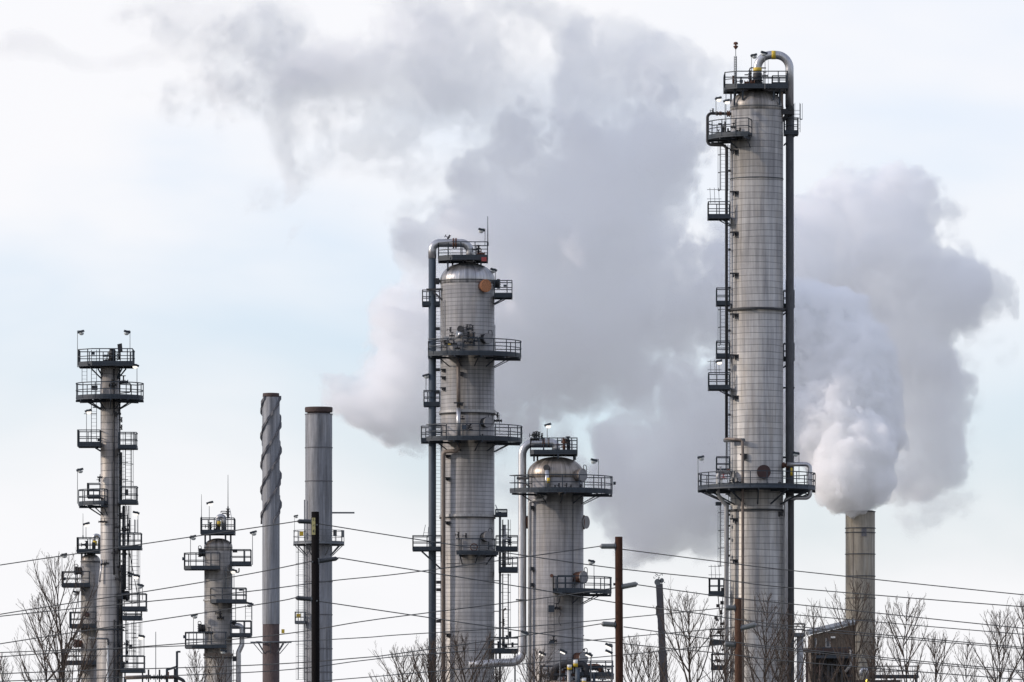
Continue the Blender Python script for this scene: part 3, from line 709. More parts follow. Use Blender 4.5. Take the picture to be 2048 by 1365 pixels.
# left ladders and side platforms
ladder(t, 1457.5, 290, 975, -.2, .42, ax=(.5, 1)); 
ladder(t, 1446, 290, 380, .9, .40, True, ax=(1, 0), side=-1, cage_from=380)
ladder(t, 1446, 612, 690, .9, .40, True, cage_from=690); ladder(t, 1446, 1010, 1132, .9, .40, True, cage_from=1132)
plat_rect(t, 1415, 1460, -1.5, .9, 435, 8, 28, open_=('r',), diag=(1440, 1461, 0, 12)); 
def flare(t, x0, x1, y0, y1, yy):
    m = MB()
    for k in range(3): m.bar(t.p(x0 + (x1 - x0) * (.25 + .3 * k), y1, yy), t.p(x0 + (x1 - x0) * (.2 + .3 * k), y0, yy - .1 * k), .025)
    for q in (.12, .72): m.bar(t.p(x0, y0 + (y1 - y0) * q, yy), t.p(x1, y0 + (y1 - y0) * q, yy), .028)
    add(t, m, 'ladder_guard', M_['steel_l'])
flare(t, 1414, 1443, 376, 407, -.9); plat_rect(t, 1432, 1460, -.9, .9, 607, 8, 29, open_=('r',)); plat_rect(t, 1432, 1460, -.9, .9, 712, 8, 28, open_=('r',))
plat_rect(t, 1416, 1460, -1.5, .9, 776, 8, 28, open_=('r',), diag=(1440, 1461, 0, 12)); flare(t, 1415, 1443, 720, 748, -.9)
floodlight(t, 1438, 724, 1433, 776, -1.3, 1); plat_rect(t, 1432, 1460, -.9, .9, 942, 6, 27, open_=('r',))
for i, py in enumerate((307, 390, 471, 553, 634, 716, 798, 1043, 1125)): clip_on(t, 1471, py, 21, 9)
for py in (342, 500, 576, 662, 740, 830): box_on(t, 1459, py, 5, 4, -.7, .3, 'black')
pipe(t, [(1449, 880, -1.2), (1456, 878, -1.6), (1470, 879, -2.3), (1485, 881, -2.45), (1485.5, 900, -2.45), (1485.5, 1695, -2.45)], 2.9, 5, 'pipe_brown', 'reflux_pipe', 10, 'thin brown pipe down the front')
pipe(t, [(1449, 881, -1.2), (1488, 881, -2.42)], 4.2, 3, 'steel_l', 'insulated_elbow', 10); clip_on(t, 1487, 916, 14, 12); pipe(t, [(1453, 880, -.8), (1452, 950, -.8)], 1.2, 0, 'black', 'conduit', 6)
pipe(t, [(1470, 240, -1.32), (1470, 1690, -1.40)], .6, 0, 'steel', 'conduit', 5); pipe(t, [(1572, 560, .9), (1572, 1000, .9)], 1, 0, 'black', 'conduit', 5)
# the big round platform
plat_arc(t, 117.5, 0, 360, 976, 10, 28, strut=28, full=True, mids=2, label='full circle platform with many slanted struts')
manhole(t, 286 - 4, 947, 14, 'darkred', .5, 'black', False); box_on(t, 1538, 946, 3, 9, -2.3, .1, 'rust')
floodlight(t, 1402, 916, 1396, 985, -.4, 1, False); floodlight(t, 1592, 908, 1598, 960, -1.2, -1, False); box_on(t, 1440, 962, 10, 8, -2.0, .3, 'white')
flange(t, 1571, 931, -.6, (1, 0, 0), 6, 14, 'rust')
pipe(t, [(1574, 929, -1.0), (1620, 929, -1.2), (1620, 996, -1.2), (1571.5, 996, -1.0), (1571.5, 1695, -.9)], 4.4, 9, 'pipe', 'side_draw_pipe', 14, 'silver pipe looping over the round platform')
m = MB(); m.path([t.p(1583, 936, -1.05), t.p(1583, 952, -1.05)], t.m(2.2), 8); add(t, m, 'pipe_marking_band', M_['yellow'])
pipe(t, [(1459, 944, -1.6), (1436, 947, -1.8), (1436, 990, -1.8), (1452.5, 1012, -1.6), (1452.5, 1695, -1.4)], 3.9, 8, 'pipe_dull', 'side_draw_pipe', 14, 'grey pipe down the left side')
flange(t, 1457, 944, -1.5, (1, 0, 0), 6, 6, 'rust'); valve(t, 1441, 943, -1.9, .25, 0, 'greylid'); valve(t, 1447, 957, -2.2, .22, 0, 'redp'); valve(t, 1475, 966, -2.7, .28, 0, 'black'); valve(t, 1466, 961, -2.6, .2, 90, 'black')
for i in range(7): valve(t, 1462 + i * 19 + random.uniform(-4, 4), 968 + random.uniform(-3, 3), -2.9, .12, random.choice((0, 90)), 'black', False)
ladder(t, 1459.5, 985, 1690, -.3, .42, ax=(.5, 1)); clip_on(t, 1560, 1030, 12, 10, -1.1)
for py in (1030, 1052, 1078, 1112): box_on(t, 1457, py, 7, 4, -.9, .3, 'black')
box_on(t, 1437, 1008, 12, 7, -.6, .6, 'steel')
# lower left stair tower
plat_rect(t, 1417, 1449, -1.2, 1.0, 1187, 8, 29, open_=('r',)); flare(t, 1417, 1443, 1130, 1158, -.6); box_on(t, 1438, 1170, 5, 26, -.5, .3, 'steel')
plat_rect(t, 1420, 1452, -1.2, 1.2, 1285, 8, 26, open_=('r',)); plat_rect(t, 1422, 1454, -1.2, 1.2, 1335, 8, 26, open_=('r',))
m = MB()
for (xa, ya, xb, yb) in ((1436, 1192, 1446, 1285), (1446, 1192, 1440, 1285), (1424, 1335, 1446, 1285), (1430, 1420, 1448, 1335)): 
    for yy in (-.8, -.1):
        m.bar(t.p(xa, ya, yy), t.p(xb, yb, yy), .05)
    for k in range(1, 16): w_ = k / 16; m.bar(t.p(xa + (xb - xa) * w_, ya + (yb - ya) * w_, -.8), t.p(xa + (xb - xa) * w_, ya + (yb - ya) * w_, -.1), .04)
m.bar(t.p(1425, 1290, .8), t.p(1425, 1695, .8), .07); m.bar(t.p(1450, 1190, .8), t.p(1450, 1695, .8), .07); m.bar(t.p(1425, 1290, -1.0), t.p(1425, 1695, -1.0), .07)
add(t, m, 'stair_tower', M_['black'])
for q in ((1436, 1212), (1441, 1225), (1434, 1240), (1444, 1248), (1438, 1265), (1445, 1300), (1437, 1322), (1432, 1236), (1446, 1180), (1444, 1206)): box_on(t, q[0], q[1], random.uniform(4, 9), random.uniform(4, 10), random.uniform(-1, 0), .3, 'black')
plat_rect(t, 1585, 1610, -.5, 1.4, 1270, 6, 22, open_=('l',), diag=(1600, 1570, 0, 25), mids=1, mat='steel_l')
pipe(t, [(1600, 1275, 0), (1602, 1695, 0)], 7, 0, 'pipe_dull', 'vertical_vessel', 12)

# ================================================================== T2 centre column
t = T('distillation_column', 935, 612, 'second tallest column, in the centre, with an orange rusted manhole cover and bright ribbed dome', 'column', CG, 54)
R = t.R
shell(t, 561, mat='shell2'); dome(t, 561, 526, 'dome', bulge=.04); ring(t, 563, 2, 1.2, 'black')
ring(t, 825, 5, 2.6, 'pipe_dull'); ring(t, 829, 1.5, 3.0, 'black'); ring(t, 1033, 5, 2.2, 'pipe_dull'); ring(t, 1037, 1.5, 2.5, 'black')
plat_rect(t, 876, 976, -2.0, 2.0, 517, 10, 29, chamfer=1.2, legs=[(896, -1.2, 545), (962, -1.2, 540), (905, 1.4, 540), (955, 1.4, 540)], label='square steel platform over the dome')
box_on(t, 968, 519, 10, 8, -2.1, .3, 'redp', 'hose_box')
pipe(t, [(940, 524), (940, 486.5), (864.5, 486.5), (864.5, 517)], 8.2, 27, 'pipe', 'overhead_pipe', 24, 'silver bend over the column top', k=12)
pipe(t, [(864.5, 516), (864.5, 1695)], 7.5, 0, 'riser_blue', 'overhead_pipe', 24, 'slate blue downcomer on the left side')
flange(t, 909.5, 487, 0, (1, 0, 0), 10.5, 8, 'rust'); valve(t, 897, 476, 0, .22, 60, 'black'); valve(t, 957, 500, -1.6, .36, 90, 'black'); valve(t, 962, 508, -1.8, .3, 0, 'rust', False)
rod(t, 975.5, 492, 433, -1.9, .05, 'whip_antenna'); floodlight(t, 963, 461, 970, 492, -1.9, -1, False); floodlight(t, 987, 541, 991, 565, 0, -1, False)
manhole(t, 305, 576, 13, 'rustlid', .9, 'rust', False, label='round orange rusted manhole cover')
plat_rect(t, 988, 1025, -1.4, 1.0, 592, 9, 28, open_=('l',), diag=(1010, 987, 0, 12)); manhole(t, 352, 569, 10, 'black', .8, 'black', False); box_on(t, 1010, 572, 6, 4, -.2)
plat_rect(t, 844, 880, -.3, 1.6, 607, 8, 26, open_=('r',)); 
m = MB(); m.bar(t.p(853, 580, -.5), t.p(886, 579, -.8), .13); m.bar(t.p(868, 585, -.6), t.p(888, 604, -.9), .09); m.obox(t.p(874, 563, -.2), (.2, 0, 0), (0, .2, 0), (0, 0, .25)); add(t, m, 'pipe_bracket', M_['black'])
for py in (563, 658, 740, 785): box_on(t, 876, py, 8, 6, -.3, .4, 'black', 'pipe_clamp')
ladder(t, 876.5, 600, 1690, .1, .42, ax=(1, .35)); ladder(t, 887, 600, 720, -1.2, .3, ax=(.6, -.8), mat='pipe_dull')  # short pale ladder is added, standing in for sunlit ends of the bands
# round platforms
plat_arc(t, 108, 224, 375, 712, 9, 28, label='upper curved platform crowded with valves'); plat_arc(t, 110, 222, 380, 881, 9, 27, label='lower curved platform')
plat_rect(t, 856, 884, -1.0, 1.2, 712, 8, 27, open_=('r',)); plat_rect(t, 842, 884, -1.0, 1.4, 881, 8, 27, open_=('r',))
manhole(t, 308, 681, 11, 'greylid', 1.2); manhole(t, 308, 848, 11, 'greylid', 1.2); manhole(t, 308, 1076, 11, 'greylid', 1.2)
# equipment cluster on upper platform
nozzle(t, 258, 663, .28, .5); nozzle(t, 255, 671, .3, .25, 'pipe'); pipe(t, [(917, 676, -2.5), (921, 664, -2.7)], 3.4, 0, 'pipe', 'nozzle_elbow', 10)
for q in ((901, 660, 90, .2), (904, 672, 0, .2), (934, 655, 90, .22), (940, 658, 0, .24), (945, 657, 90, .22), (937, 671, 90, .26), (947, 676, 0, .3), (955, 682, 0, .2), (936, 683, 0, .34), (890, 684, 90, .3), (897, 688, 0, .26), (908, 688, 0, .24), (948, 686, 90, .24), (940, 690, 0, .2), (902, 680, 0, .18), (927, 690, 90, .18), (963, 676, 0, .18), (915, 697, 0, .2)):
    valve(t, q[0], q[1], -2.55 if 900 < q[0] < 960 else -2.1, q[3], q[2], random.choice(('black', 'black', 'steel', 'riser_dark')), random.random() < .5)
for q in ((945, 672, 12, 11, 'pipe_brown'), (893, 677, 12, 9, 'pipe_dull'), (900, 690, 10, 5, 'yellow'), (916, 700, 8, 8, 'white')): box_on(t, q[0], q[1], q[2] * .8, q[3] * .8, -2.35, .25, q[4])
pipe(t, [(990, 650, -.4), (990, 700, -.4)], .9, 0, 'pipe', 'conduit', 6)
pipe(t, [(917, 712, -2.5), (917, 818, -2.5)], 3.8, 0, 'pipe_brown', 'draw_pipe', 10); pipe(t, [(917, 816, -2.5), (917, 872, -2.5)], 4.4, 0, 'pipe', 'draw_pipe', 10)
pipe(t, [(917, 880, -2.55), (917, 902, -2.55), (887, 904, -2.0), (887, 1695, -1.9)], 4.0, 8, 'pipe_brown', 'draw_pipe', 12, 'browned pipe stepping left then down')
clip_on(t, 920, 813, 20, 9, -2.5); clip_on(t, 924, 752, 8, 8)
for py in (743, 758, 780, 915, 960, 1048): clip_on(t, 888 if py < 900 else 896, py, 12, 6)
box_on(t, 928, 855, 9, 9, -2.5, .2, 'riser_blue'); 
for q in ((939, 853, 60, .2), (942, 860, 0, .15), (925, 838, 0, .15), (965, 872, 90, .12), (995, 830, 90, .2), (996, 842, 0, .3)): valve(t, q[0], q[1], -2.5 if q[0] < 960 else (-2.0 if q[0] < 980 else -.3), q[3], q[2])
pipe(t, [(988, 820, -.8), (999, 828, -.8), (999, 866, -.8)], .6, 3, 'pipe', 'conduit', 6)
plat_rect(t, 847, 880, -.4, 1.4, 808, 8, 26, open_=('r',)); floodlight(t, 852, 752, 852, 783, -.2, 1, False)
plat_rect(t, 825, 884, -1.2, 1.4, 1098, 7, 25, open_=('r',), diag=(843, 882, 0, 36)); m = MB(); m.bar(t.p(846, 1074, -1), t.p(851, 1050, -1), .03); m.bar(t.p(856, 1074, -1), t.p(857, 1054, -1), .03); m.bar(t.p(848, 1066, -1), t.p(857, 1066, -1), .02); add(t, m, 'ladder_guard', M_['steel_l'])
plat_arc(t, 84, 255, 318, 1108, 8, 27); 
m = MB(); m.torus(t.p(948, 1095, -3.2), (0, 1, 0), t.m(7), .05, 20); m.bar(t.p(941, 1095, -3.2), t.p(955, 1095, -3.2), .03); m.bar(t.p(948, 1088, -3.2), t.p(948, 1102, -3.2), .03); add(t, m, 'hose_reel', M_['rust'])
for q in ((917, 1070, 90, .2), (932, 1072, 90, .18)): valve(t, q[0], q[1], -2.5, q[3], q[2])
pipe(t, [(917, 1070, -2.5), (916, 1100, -2.5)], .6, 0, 'black', 'conduit', 5); pipe(t, [(893, 1128, -2.1), (920, 1127, -2.45), (920, 1108, -2.45)], .7, 2, 'black', 'conduit', 5)
for py in (1165, 1180, 1243): box_on(t, 877, py, 9, 6, -.3, .4, 'black', 'pipe_clamp')
clip_on(t, 897, 1272, 12, 7)
# right hand structure with ladder, pipe and landings
plat_rect(t, 991, 1036, -1.4, 1.2, 1098, 8, 25, open_=('l',)); plat_rect(t, 997, 1036, -1.4, 1.2, 1139, 10, 23, open_=('l',)); plat_rect(t, 990, 1015, -.8, 1.0, 1030, 6, 10, open_=('l',), mids=1)
plat_rect(t, 978, 1037, -1.4, 1.4, 1302, 8, 26, open_=('l',)); pipe(t, [(1000, 1025, -.6), (1000, 1695, -.6)], 2.3, 0, 'steel_l', 'standpipe', 10); pipe(t, [(1008, 1050, .3), (1008, 1140, .3)], 4, 0, 'pipe_dull', 'standpipe', 10)
ladder(t, 1011, 1040, 1130, .2, .45, True, cage_from=1130); ladder(t, 1011, 1148, 1300, .2, .45, True, cage_from=1290, mat='steel_l')
pipe(t, [(991, 1010, -.2), (999, 1030, -.2), (1000, 1050, -.3)], .9, 3, 'pipe', 'conduit', 6)
pipe(t, [(1012, 1217, -.8), (1006, 1222, -.8), (1006, 1300, -.8)], 2, 4, 'pipe_brown', 'vent_pipe', 8); valve(t, 1007, 1245, -.8, .25, 90); valve(t, 1012, 1078, -.7, .28, 0, 'white'); valve(t, 1020, 1083, -.7, .3, 90, 'black')
for py in (1162, 1223): beam(t, (988, py, -.3), (1000, py, -.4), .05, 'black')
for q in ((1014, 1275), (1020, 1270), (1006, 1288), (1025, 1290), (998, 1290), (1012, 1293), (985, 1285), (992, 1302)): box_on(t, q[0], q[1], random.uniform(4, 8), random.uniform(6, 14), random.uniform(-1.2, 0), .3, 'black')
m = MB()
for xx in (992, 1030): m.bar(t.p(xx, 1305, -1.2), t.p(xx, 1695, -1.2), .09); m.bar(t.p(xx, 1305, 1.2), t.p(xx, 1695, 1.2), .09)
add(t, m, 'support_frame', M_['steel'])

# ================================================================== T3
t = T('distillation_column', 1111.5, 592, 'shorter wide column beside the central one, with a browned ribbed dome', 'column', CG, 55.5)
R = t.R
shell(t, 950, mat='shell3'); dome(t, 949, 914, 'dome_brown', bulge=.05); ring(t, 953, 2, 1.2, 'pipe_dull')
plat_rect(t, 1060, 1155, -1.9, 1.9, 906, 8, 27, chamfer=.3, legs=[(1068, -1.3, 925), (1116, -1.9, 920), (1150, -1.3, 922), (1075, 1.3, 922), (1148, 1.3, 922)], label='square steel platform over the dome')
pipe(t, [(1112, 906), (1112, 886), (1044.5, 886), (1044.5, 1325), (1000, 1326, -.6), (938, 1331, -1.2)], 8.2, 24, 'pipe', 'overhead_pipe', 22, 'silver bend, long downcomer and elbow at the foot', k=12)
flange(t, 1087, 886, 0, (1, 0, 0), 9.5, 5, 'rust'); pipe(t, [(1096, 886), (1099, 886)], 9.2, 0, 'pipe_brown', 'sleeve', 18)
for q in ((1068, 871, 90, .25), (1073, 870, 90, .25), (1078, 871, 90, .25), (1084, 873, 90, .2), (1070, 878, 0, .3)): valve(t, q[0], q[1], -.3, q[3], q[2])
floodlight(t, 1096, 851, 1094.5, 882, -.5, 1); valve(t, 1128, 890, -1.3, .45, 90, 'rust', False); valve(t, 1136, 884, -1.0, .4, 90, 'black', False); box_on(t, 1137, 893, 7, 22, -.8, .3); pipe(t, [(1127, 905, -1.3), (1127, 875, -1.3)], 1.4, 0, 'rust', 'vent_pipe', 8)
manhole(t, 320, 953, 13.5, 'greylid', 1.3, 'pipe_brown'); plat_arc(t, 114, 216, 372, 984, 10, 29, label='curved platform reaching out to the right')
floodlight(t, 1188, 922, 1197, 984, -2.2, -1, False); box_on(t, 1229, 967, 5, 6, -.6, .15)
pipe(t, [(1094, 941, -2.35), (1094, 984, -2.35)], 4.6, 0, 'pipe', 'draw_pipe', 12); nozzle(t, 252, 939, .26, .2); m = MB(); m.path([t.p(1097, 956, -2.55), t.p(1097, 966, -2.55)], t.m(3.2), 8); add(t, m, 'pipe_marking_band', M_['yellow'])
pipe(t, [(1091, 990, -2.3), (1091, 998, -2.3), (1059.5, 1003, -1.5), (1059.5, 1695, -1.3)], 3.7, 6, 'pipe_dull', 'draw_pipe', 12, 'dull pipe down the left edge')
m = MB(); m.bar(t.p(1034, 957, -.2), t.p(1062, 957, -.6), .13); m.bar(t.p(1050, 966, -.6), t.p(1062, 978, -.9), .08); add(t, m, 'pipe_bracket', M_['black'])
m = MB(); m.box(t.x(1047), t.x(1056), -1.7, -1.3, t.z(1160) - .5, t.z(955)); 
for py in (1018, 1140, 1172): clip_on(t, 1064, py, 8, 9, -1.3)
for q in ((1110, 975), (1118, 971), (1133, 971), (1142, 974), (1162, 973)): valve(t, q[0], q[1], -2.5 if q[0] < 1150 else -1.2, .15, 90, 'black', False)
# side manhole standing open
m = MB(); m.path([t.p(1163, 1045, 0), t.p(1169.5, 1045, 0)], t.m(14.5), 22); o = add(t, m, 'manhole', M_['rust']); m = MB(); m.path([t.p(1171, 1045, -.2), t.p(1173, 1045, -.25)], t.m(13), 22); add(t, m, 'cover', M_['greylid'], o)
m = MB(); m.path([t.p(1052, 1045, .3), t.p(1056, 1045, .3)], t.m(13), 18); add(t, m, 'manhole', M_['rust'])
plat_arc(t, 112, 272, 372, 1184, 9, 28, label='curved platform below the middle'); manhole(t, 318, 1157, 13, 'greylid', 1.8, 'rust'); floodlight(t, 1183, 1124, 1188, 1186, -2.2, -1, False); valve(t, 1171, 1150, -.8, .2, 90); box_on(t, 1229, 1169, 5, 5, -.6, .15)
plat_rect(t, 1105, 1150, -3.6, -2.25, 1184, 8, 27, open_=('b',)); nozzle(t, 262, 1154, .14, .2, 'rust')
manhole(t, 318, 1318, 13, 'greylid', 1.8, 'rust'); pipe(t, [(1146, 990, -1.85), (1146, 1695, -1.85)], .7, 0, 'steel', 'conduit', 5)
ladder(t, 1102, 1194, 1340, -2.45, .5, False, mat='steel'); box_on(t, 1103, 1218, 12, 14, -2.6, .4, 'steel'); valve(t, 1113, 1217, -2.6, .28, 0, 'black'); box_on(t, 1121, 1216, 6, 7, -2.5, .2, 'pipe_brown')
pipe(t, [(1119, 1224, -2.4), (1122, 1228, -2.4), (1118, 1236, -2.4), (1118, 1245, -2.4), (1122, 1252, -2.4)], .6, 1, 'black', 'hose', 5); valve(t, 1107, 1282, -2.5, .25, 0); box_on(t, 1103, 1285, 10, 4, -2.5, .4, 'steel')
clip_on(t, 1165, 1272, 4, 3, 0); box_on(t, 1168, 1300, 4, 4, -.3, .2, 'black')
m = MB(); m.bar(t.p(1032, 1200, -.6), t.p(1054, 1201, -.8), .08); add(t, m, 'pipe_clamp', M_['black'])

# ================================================================== T4 slender column at the left
t = T('distillation_column', 219.5, 600, 'slender column at the left, thirteen landings stacked up it and two lamps on top', 'column', CG, 18.5)
t.root['label'] = 'tall slender column at the left with two lamps over its top platform'
R = t.R
z = t.z; Rb = t.m(26)
shell(t, 733, [(Rb, 0), (Rb, z(1200)), (R * 1.05, z(1130)), (R, z(1120)), (R, z(736)), (R * .6, z(733))], 'shell4')
plat_rect(t, 157, 268, -2.0, 1.9, 729, 9, 28, chamfer=1.2, label='top platform')
for (a_, b_) in ((183, 203), (196, 208), (252, 236), (244, 233)): beam(t, (a_, 738, -.6), (b_, 758, -.4), .07)
for q in ((224, 712, 90, .55), (238, 712, 90, .3), (216, 712, 0, .25), (214, 722, 0, .3)): valve(t, q[0], q[1], -.5, q[3], q[2], 'black', False)
m = MB(); m.path(fillet([t.p(221, 732, 0), t.p(221, 702, 0), t.p(228, 700, 0), t.p(228, 732, 0)], .2), .16, 8); add(t, m, 'overhead_pipe', M_['black'])
m = MB(); m.obox(t.p(240, 696, -.3), Vector((.18, 0, .04)), (0, .15, 0), Vector((-.03, 0, .32))); m.bar(t.p(241, 703, -.3), t.p(240, 732, -.3), .04); add(t, m, 'loudspeaker', M_['black'])
floodlight(t, 162, 665, 155, 735, -1.8, 1, False); floodlight(t, 254, 665, 260, 729, -1.6, -1, False); box_on(t, 186, 707, 7, 6, -.6, .2)
ladder(t, 188, 700, 882, -.4, .42); ladder(t, 169, 735, 766, -.6, .4, mat='steel_l')
plat_arc(t, 68, 150, 400, 796, 9, 28, label='wide round platform'); floodlight(t, 271, 732, 274, 796, -1.2, -1, True); valve(t, 247, 764, -1.0, .35, 0); pipe(t, [(238, 767, -1.0), (261, 767, -1.0), (261, 785, -1.0), (238, 787, -1)], 1.2, 3, 'black', 'side_pipe', 8)
box_on(t, 189, 776, 12, 9, -.8, .3, 'black'); valve(t, 226, 770, -.9, .3, 0)
floodlight(t, 177, 823, 173, 890, -1.4, 1, True); beam(t, (168, 828, -1), (193, 828, -1), .04); beam(t, (186, 815, -.6), (204, 816, -.6), .06)
plat_rect(t, 157, 203, -1.9, .8, 890, 9, 27, diag=(190, 203, 0, 8)); plat_rect(t, 238, 275, -1.4, .9, 895, 7, 28, open_=('l',)); box_on(t, 198, 880, 6, 6, -.9, .2, 'black')
pipe(t, [(228, 738, -.78), (228, 1150, -.78)], 1.7, 0, 'black', 'side_pipe', 8); pipe(t, [(239.5, 738, -.3), (239.5, 1200, -.4)], 1.6, 0, 'black', 'side_pipe', 8)
pipe(t, [(236, 1200, -.9), (236, 1690, -.9)], 1.9, 0, 'black', 'side_pipe', 8); pipe(t, [(229, 1240, -1.05), (229, 1690, -1.05)], 1.8, 0, 'black', 'side_pipe', 8)
for q in ((237, 828, 0), (232, 829, 90), (243, 840, 90), (243, 855, 90), (241, 910, 90), (242, 935, 90), (241, 955, 90), (200, 955, 0), (199, 960, 90), (202, 1044, 0), (209, 1044, 0), (213, 1127, 0), (206, 1129, 0), (232, 1106, 0), (228, 1107, 90)): valve(t, q[0], q[1], -.8, .18, q[2], 'black', random.random() < .3)
plat_arc(t, 63, 165, 262, 1008, 8, 27); plat_rect(t, 176, 203, -1.6, .5, 995, 4, 26, open_=('r',)); floodlight(t, 160, 941, 155, 1008, -1.0, 1, False)
plat_rect(t, 240, 276, -1.4, .9, 1005, 7, 30, open_=('l',)); ladder(t, 257, 865, 1005, .2, .5, True, cage_from=1000); box_on(t, 253, 985, 7, 12, -1, .2, 'black')
plat_rect(t, 239, 284, -1.4, .9, 1096, 7, 28, open_=('l',), label=None); ladder(t, 252, 1012, 1190, .1, .45, True, cage_from=1180); ladder(t, 265, 1040, 1066, .3, .4, True, cage_from=1066, mat='steel_l')
pipe(t, [(253, 1012, -.2), (258, 1100, -.2), (275, 1190, -.2)], .8, 2, 'black', 'cable', 5); pipe(t, [(246, 1015, -.3), (246, 1190, -.3)], 1.8, 0, 'steel', 'side_pipe', 8); pipe(t, [(250, 1100, -.3), (250, 1180, -.3)], 2.6, 0, 'steel', 'side_pipe', 8)
floodlight(t, 272, 1027, 276, 1080, -1.0, -1, True); floodlight(t, 273, 1153, 278, 1215, -1.0, -1, True); floodlight(t, 281, 1172, 285, 1200, -1.2, -1, False); floodlight(t, 283, 1274, 288, 1340, -1.0, -1, True); floodlight(t, 261, 1149, 262, 1180, .4, -1, False)
plat_rect(t, 246, 294, -1.6, 1.0, 1218, 8, 29, open_=('l',)); plat_rect(t, 246, 284, -1.4, 1.0, 1236, 8, 14, open_=('l',)); manhole(t, 345, 1192, 10, 'black', 1.0, 'black', False, R=Rb); box_on(t, 240, 1193, 10, 13, -.9, .3, 'black')
plat_rect(t, 243, 290, -1.6, 1.0, 1341, 8, 28, open_=('l',)); ladder(t, 262, 1245, 1341, .2, .8, True, cage_from=1338); ladder(t, 249, 1280, 1312, -.3, .4, True, cage_from=1312)
pipe(t, [(215, 1280, -1.1), (215, 1690, -1.1)], 2.2, 0, 'white', 'side_pipe', 10); pipe(t, [(176, 1277, -1.6), (216, 1278, -1.4), (217, 1290, -1.2)], 2, 3, 'steel_l', 'side_pipe', 8)
ring(t, 1260, 2, 3, 'steel', R=Rb); box_on(t, 246, 1330, 8, 12, -.9, .3, 'black'); pipe(t, [(199, 1165, -.9), (204, 1120, -.7)], 1.6, 0, 'pipe', 'side_pipe', 8)
m = MB()
for xx in (250, 285): m.bar(t.p(xx, 1345, .6), t.p(xx, 1695, .6), .08); m.bar(t.p(xx, 1345, -1.2), t.p(xx, 1695, -1.2), .08)
add(t, m, 'support_frame', M_['steel'])

for (px, a_, b_, y_, r_) in ((243, 905, 1010, -.5, 1.6), (248, 1012, 1200, -.6, 2.2), (255, 1030, 1095, -.4, 1.2), (244, 1200, 1345, -.7, 2.0), (242, 1130, 1240, -.9, 2.4), (252, 1225, 1345, -.3, 1.3), (268, 1240, 1345, -.2, .9), (240, 800, 1000, -.75, 1.2)):
    pipe(t, [(px, a_, y_), (px, b_, y_)], r_, 0, 'black' if r_ > 1.3 else 'steel', 'side_pipe', 8)
ladder(t, 246, 905, 1090, -.5, .4); ladder(t, 270, 1100, 1215, .3, .5, True, cage_from=1205); ladder(t, 274, 1245, 1312, .3, .5, True, cage_from=1312)
for k in range(26):
    py = rj0.uniform(1010, 1350); (box_on if rj0.random() < .5 else lambda t_, x_, y_, w_, h_, d_, e_, m_: valve(t_, x_, y_, d_, .2, rj0.choice((0, 90)), m_))(t, rj0.uniform(232, 262), py, rj0.uniform(3, 8), rj0.uniform(3, 9), rj0.uniform(-1.2, -.4), .25, 'black')
for py in (925, 960, 1032, 1062, 1150, 1175, 1262, 1290): beam(t, (238, py, -.4), (256, py, -.2), .045, 'steel', 'pipe_clamp')
# ================================================================== T4b behind it
t = T('distillation_column', 181, 618, 'low column half hidden behind the tall slender one at the far left', 'column', CG, 19.5)
R = t.R
shell(t, 1122, mat='shell5'); dome(t, 1122, 1108, 'dome_dull'); ring(t, 1124, 1.5, 1, 'black')
plat_rect(t, 155, 201, -1.4, 1.2, 1103, 7, 26, legs=[(164, -.3, 1122), (171, -.5, 1118), (190, -.5, 1118)]); rod(t, 166, 1077, 1027, -.8); floodlight(t, 173, 1049, 172, 1078, -.6, 1, True); valve(t, 173, 1090, -.6, .3, 90)
pipe(t, [(199, 1105, 0), (199, 1072, 0), (188, 1070, 0), (188, 1105, 0)], 3.5, 5, 'pipe', 'overhead_pipe', 12); m = MB(); m.path([t.p(190, 1082, -.2), t.p(190, 1092, -.2)], t.m(4), 10); add(t, m, 'pipe_marking_band', M_['yellow']); box_on(t, 187, 1092, 6, 14, -.5, .2, 'black')
plat_rect(t, 125, 182, -1.6, .8, 1171, 7, 26, diag=(165, 172, 0, 8)); manhole(t, 195, 1142, 8.5, 'black', 1.0, 'black'); floodlight(t, 128, 1111, 124, 1170, -1.2, 1, False); box_on(t, 129, 1158, 5, 6, -1.2)
plat_rect(t, 141, 214, -1.8, .8, 1253, 7, 27); plat_rect(t, 126, 195, -1.8, .8, 1326, 7, 26); manhole(t, 198, 1288, 8.5, 'darkred', 1.1, 'rust', True); manhole(t, 255, 1230, 5, 'darkred', .6, 'rust', False)
pipe(t, [(168, 1131, -.6), (168, 1690, -.6)], .8, 0, 'steel', 'conduit', 5); floodlight(t, 152, 1186, 157, 1215, -1, -1, False); ring(t, 1333, 2, 1, 'steel')
valve(t, 210, 1160, -.8, .25, 0); box_on(t, 199, 1215, 8, 10, -.8, .3, 'black'); box_on(t, 195, 1302, 5, 7, -.8, .2, 'black')

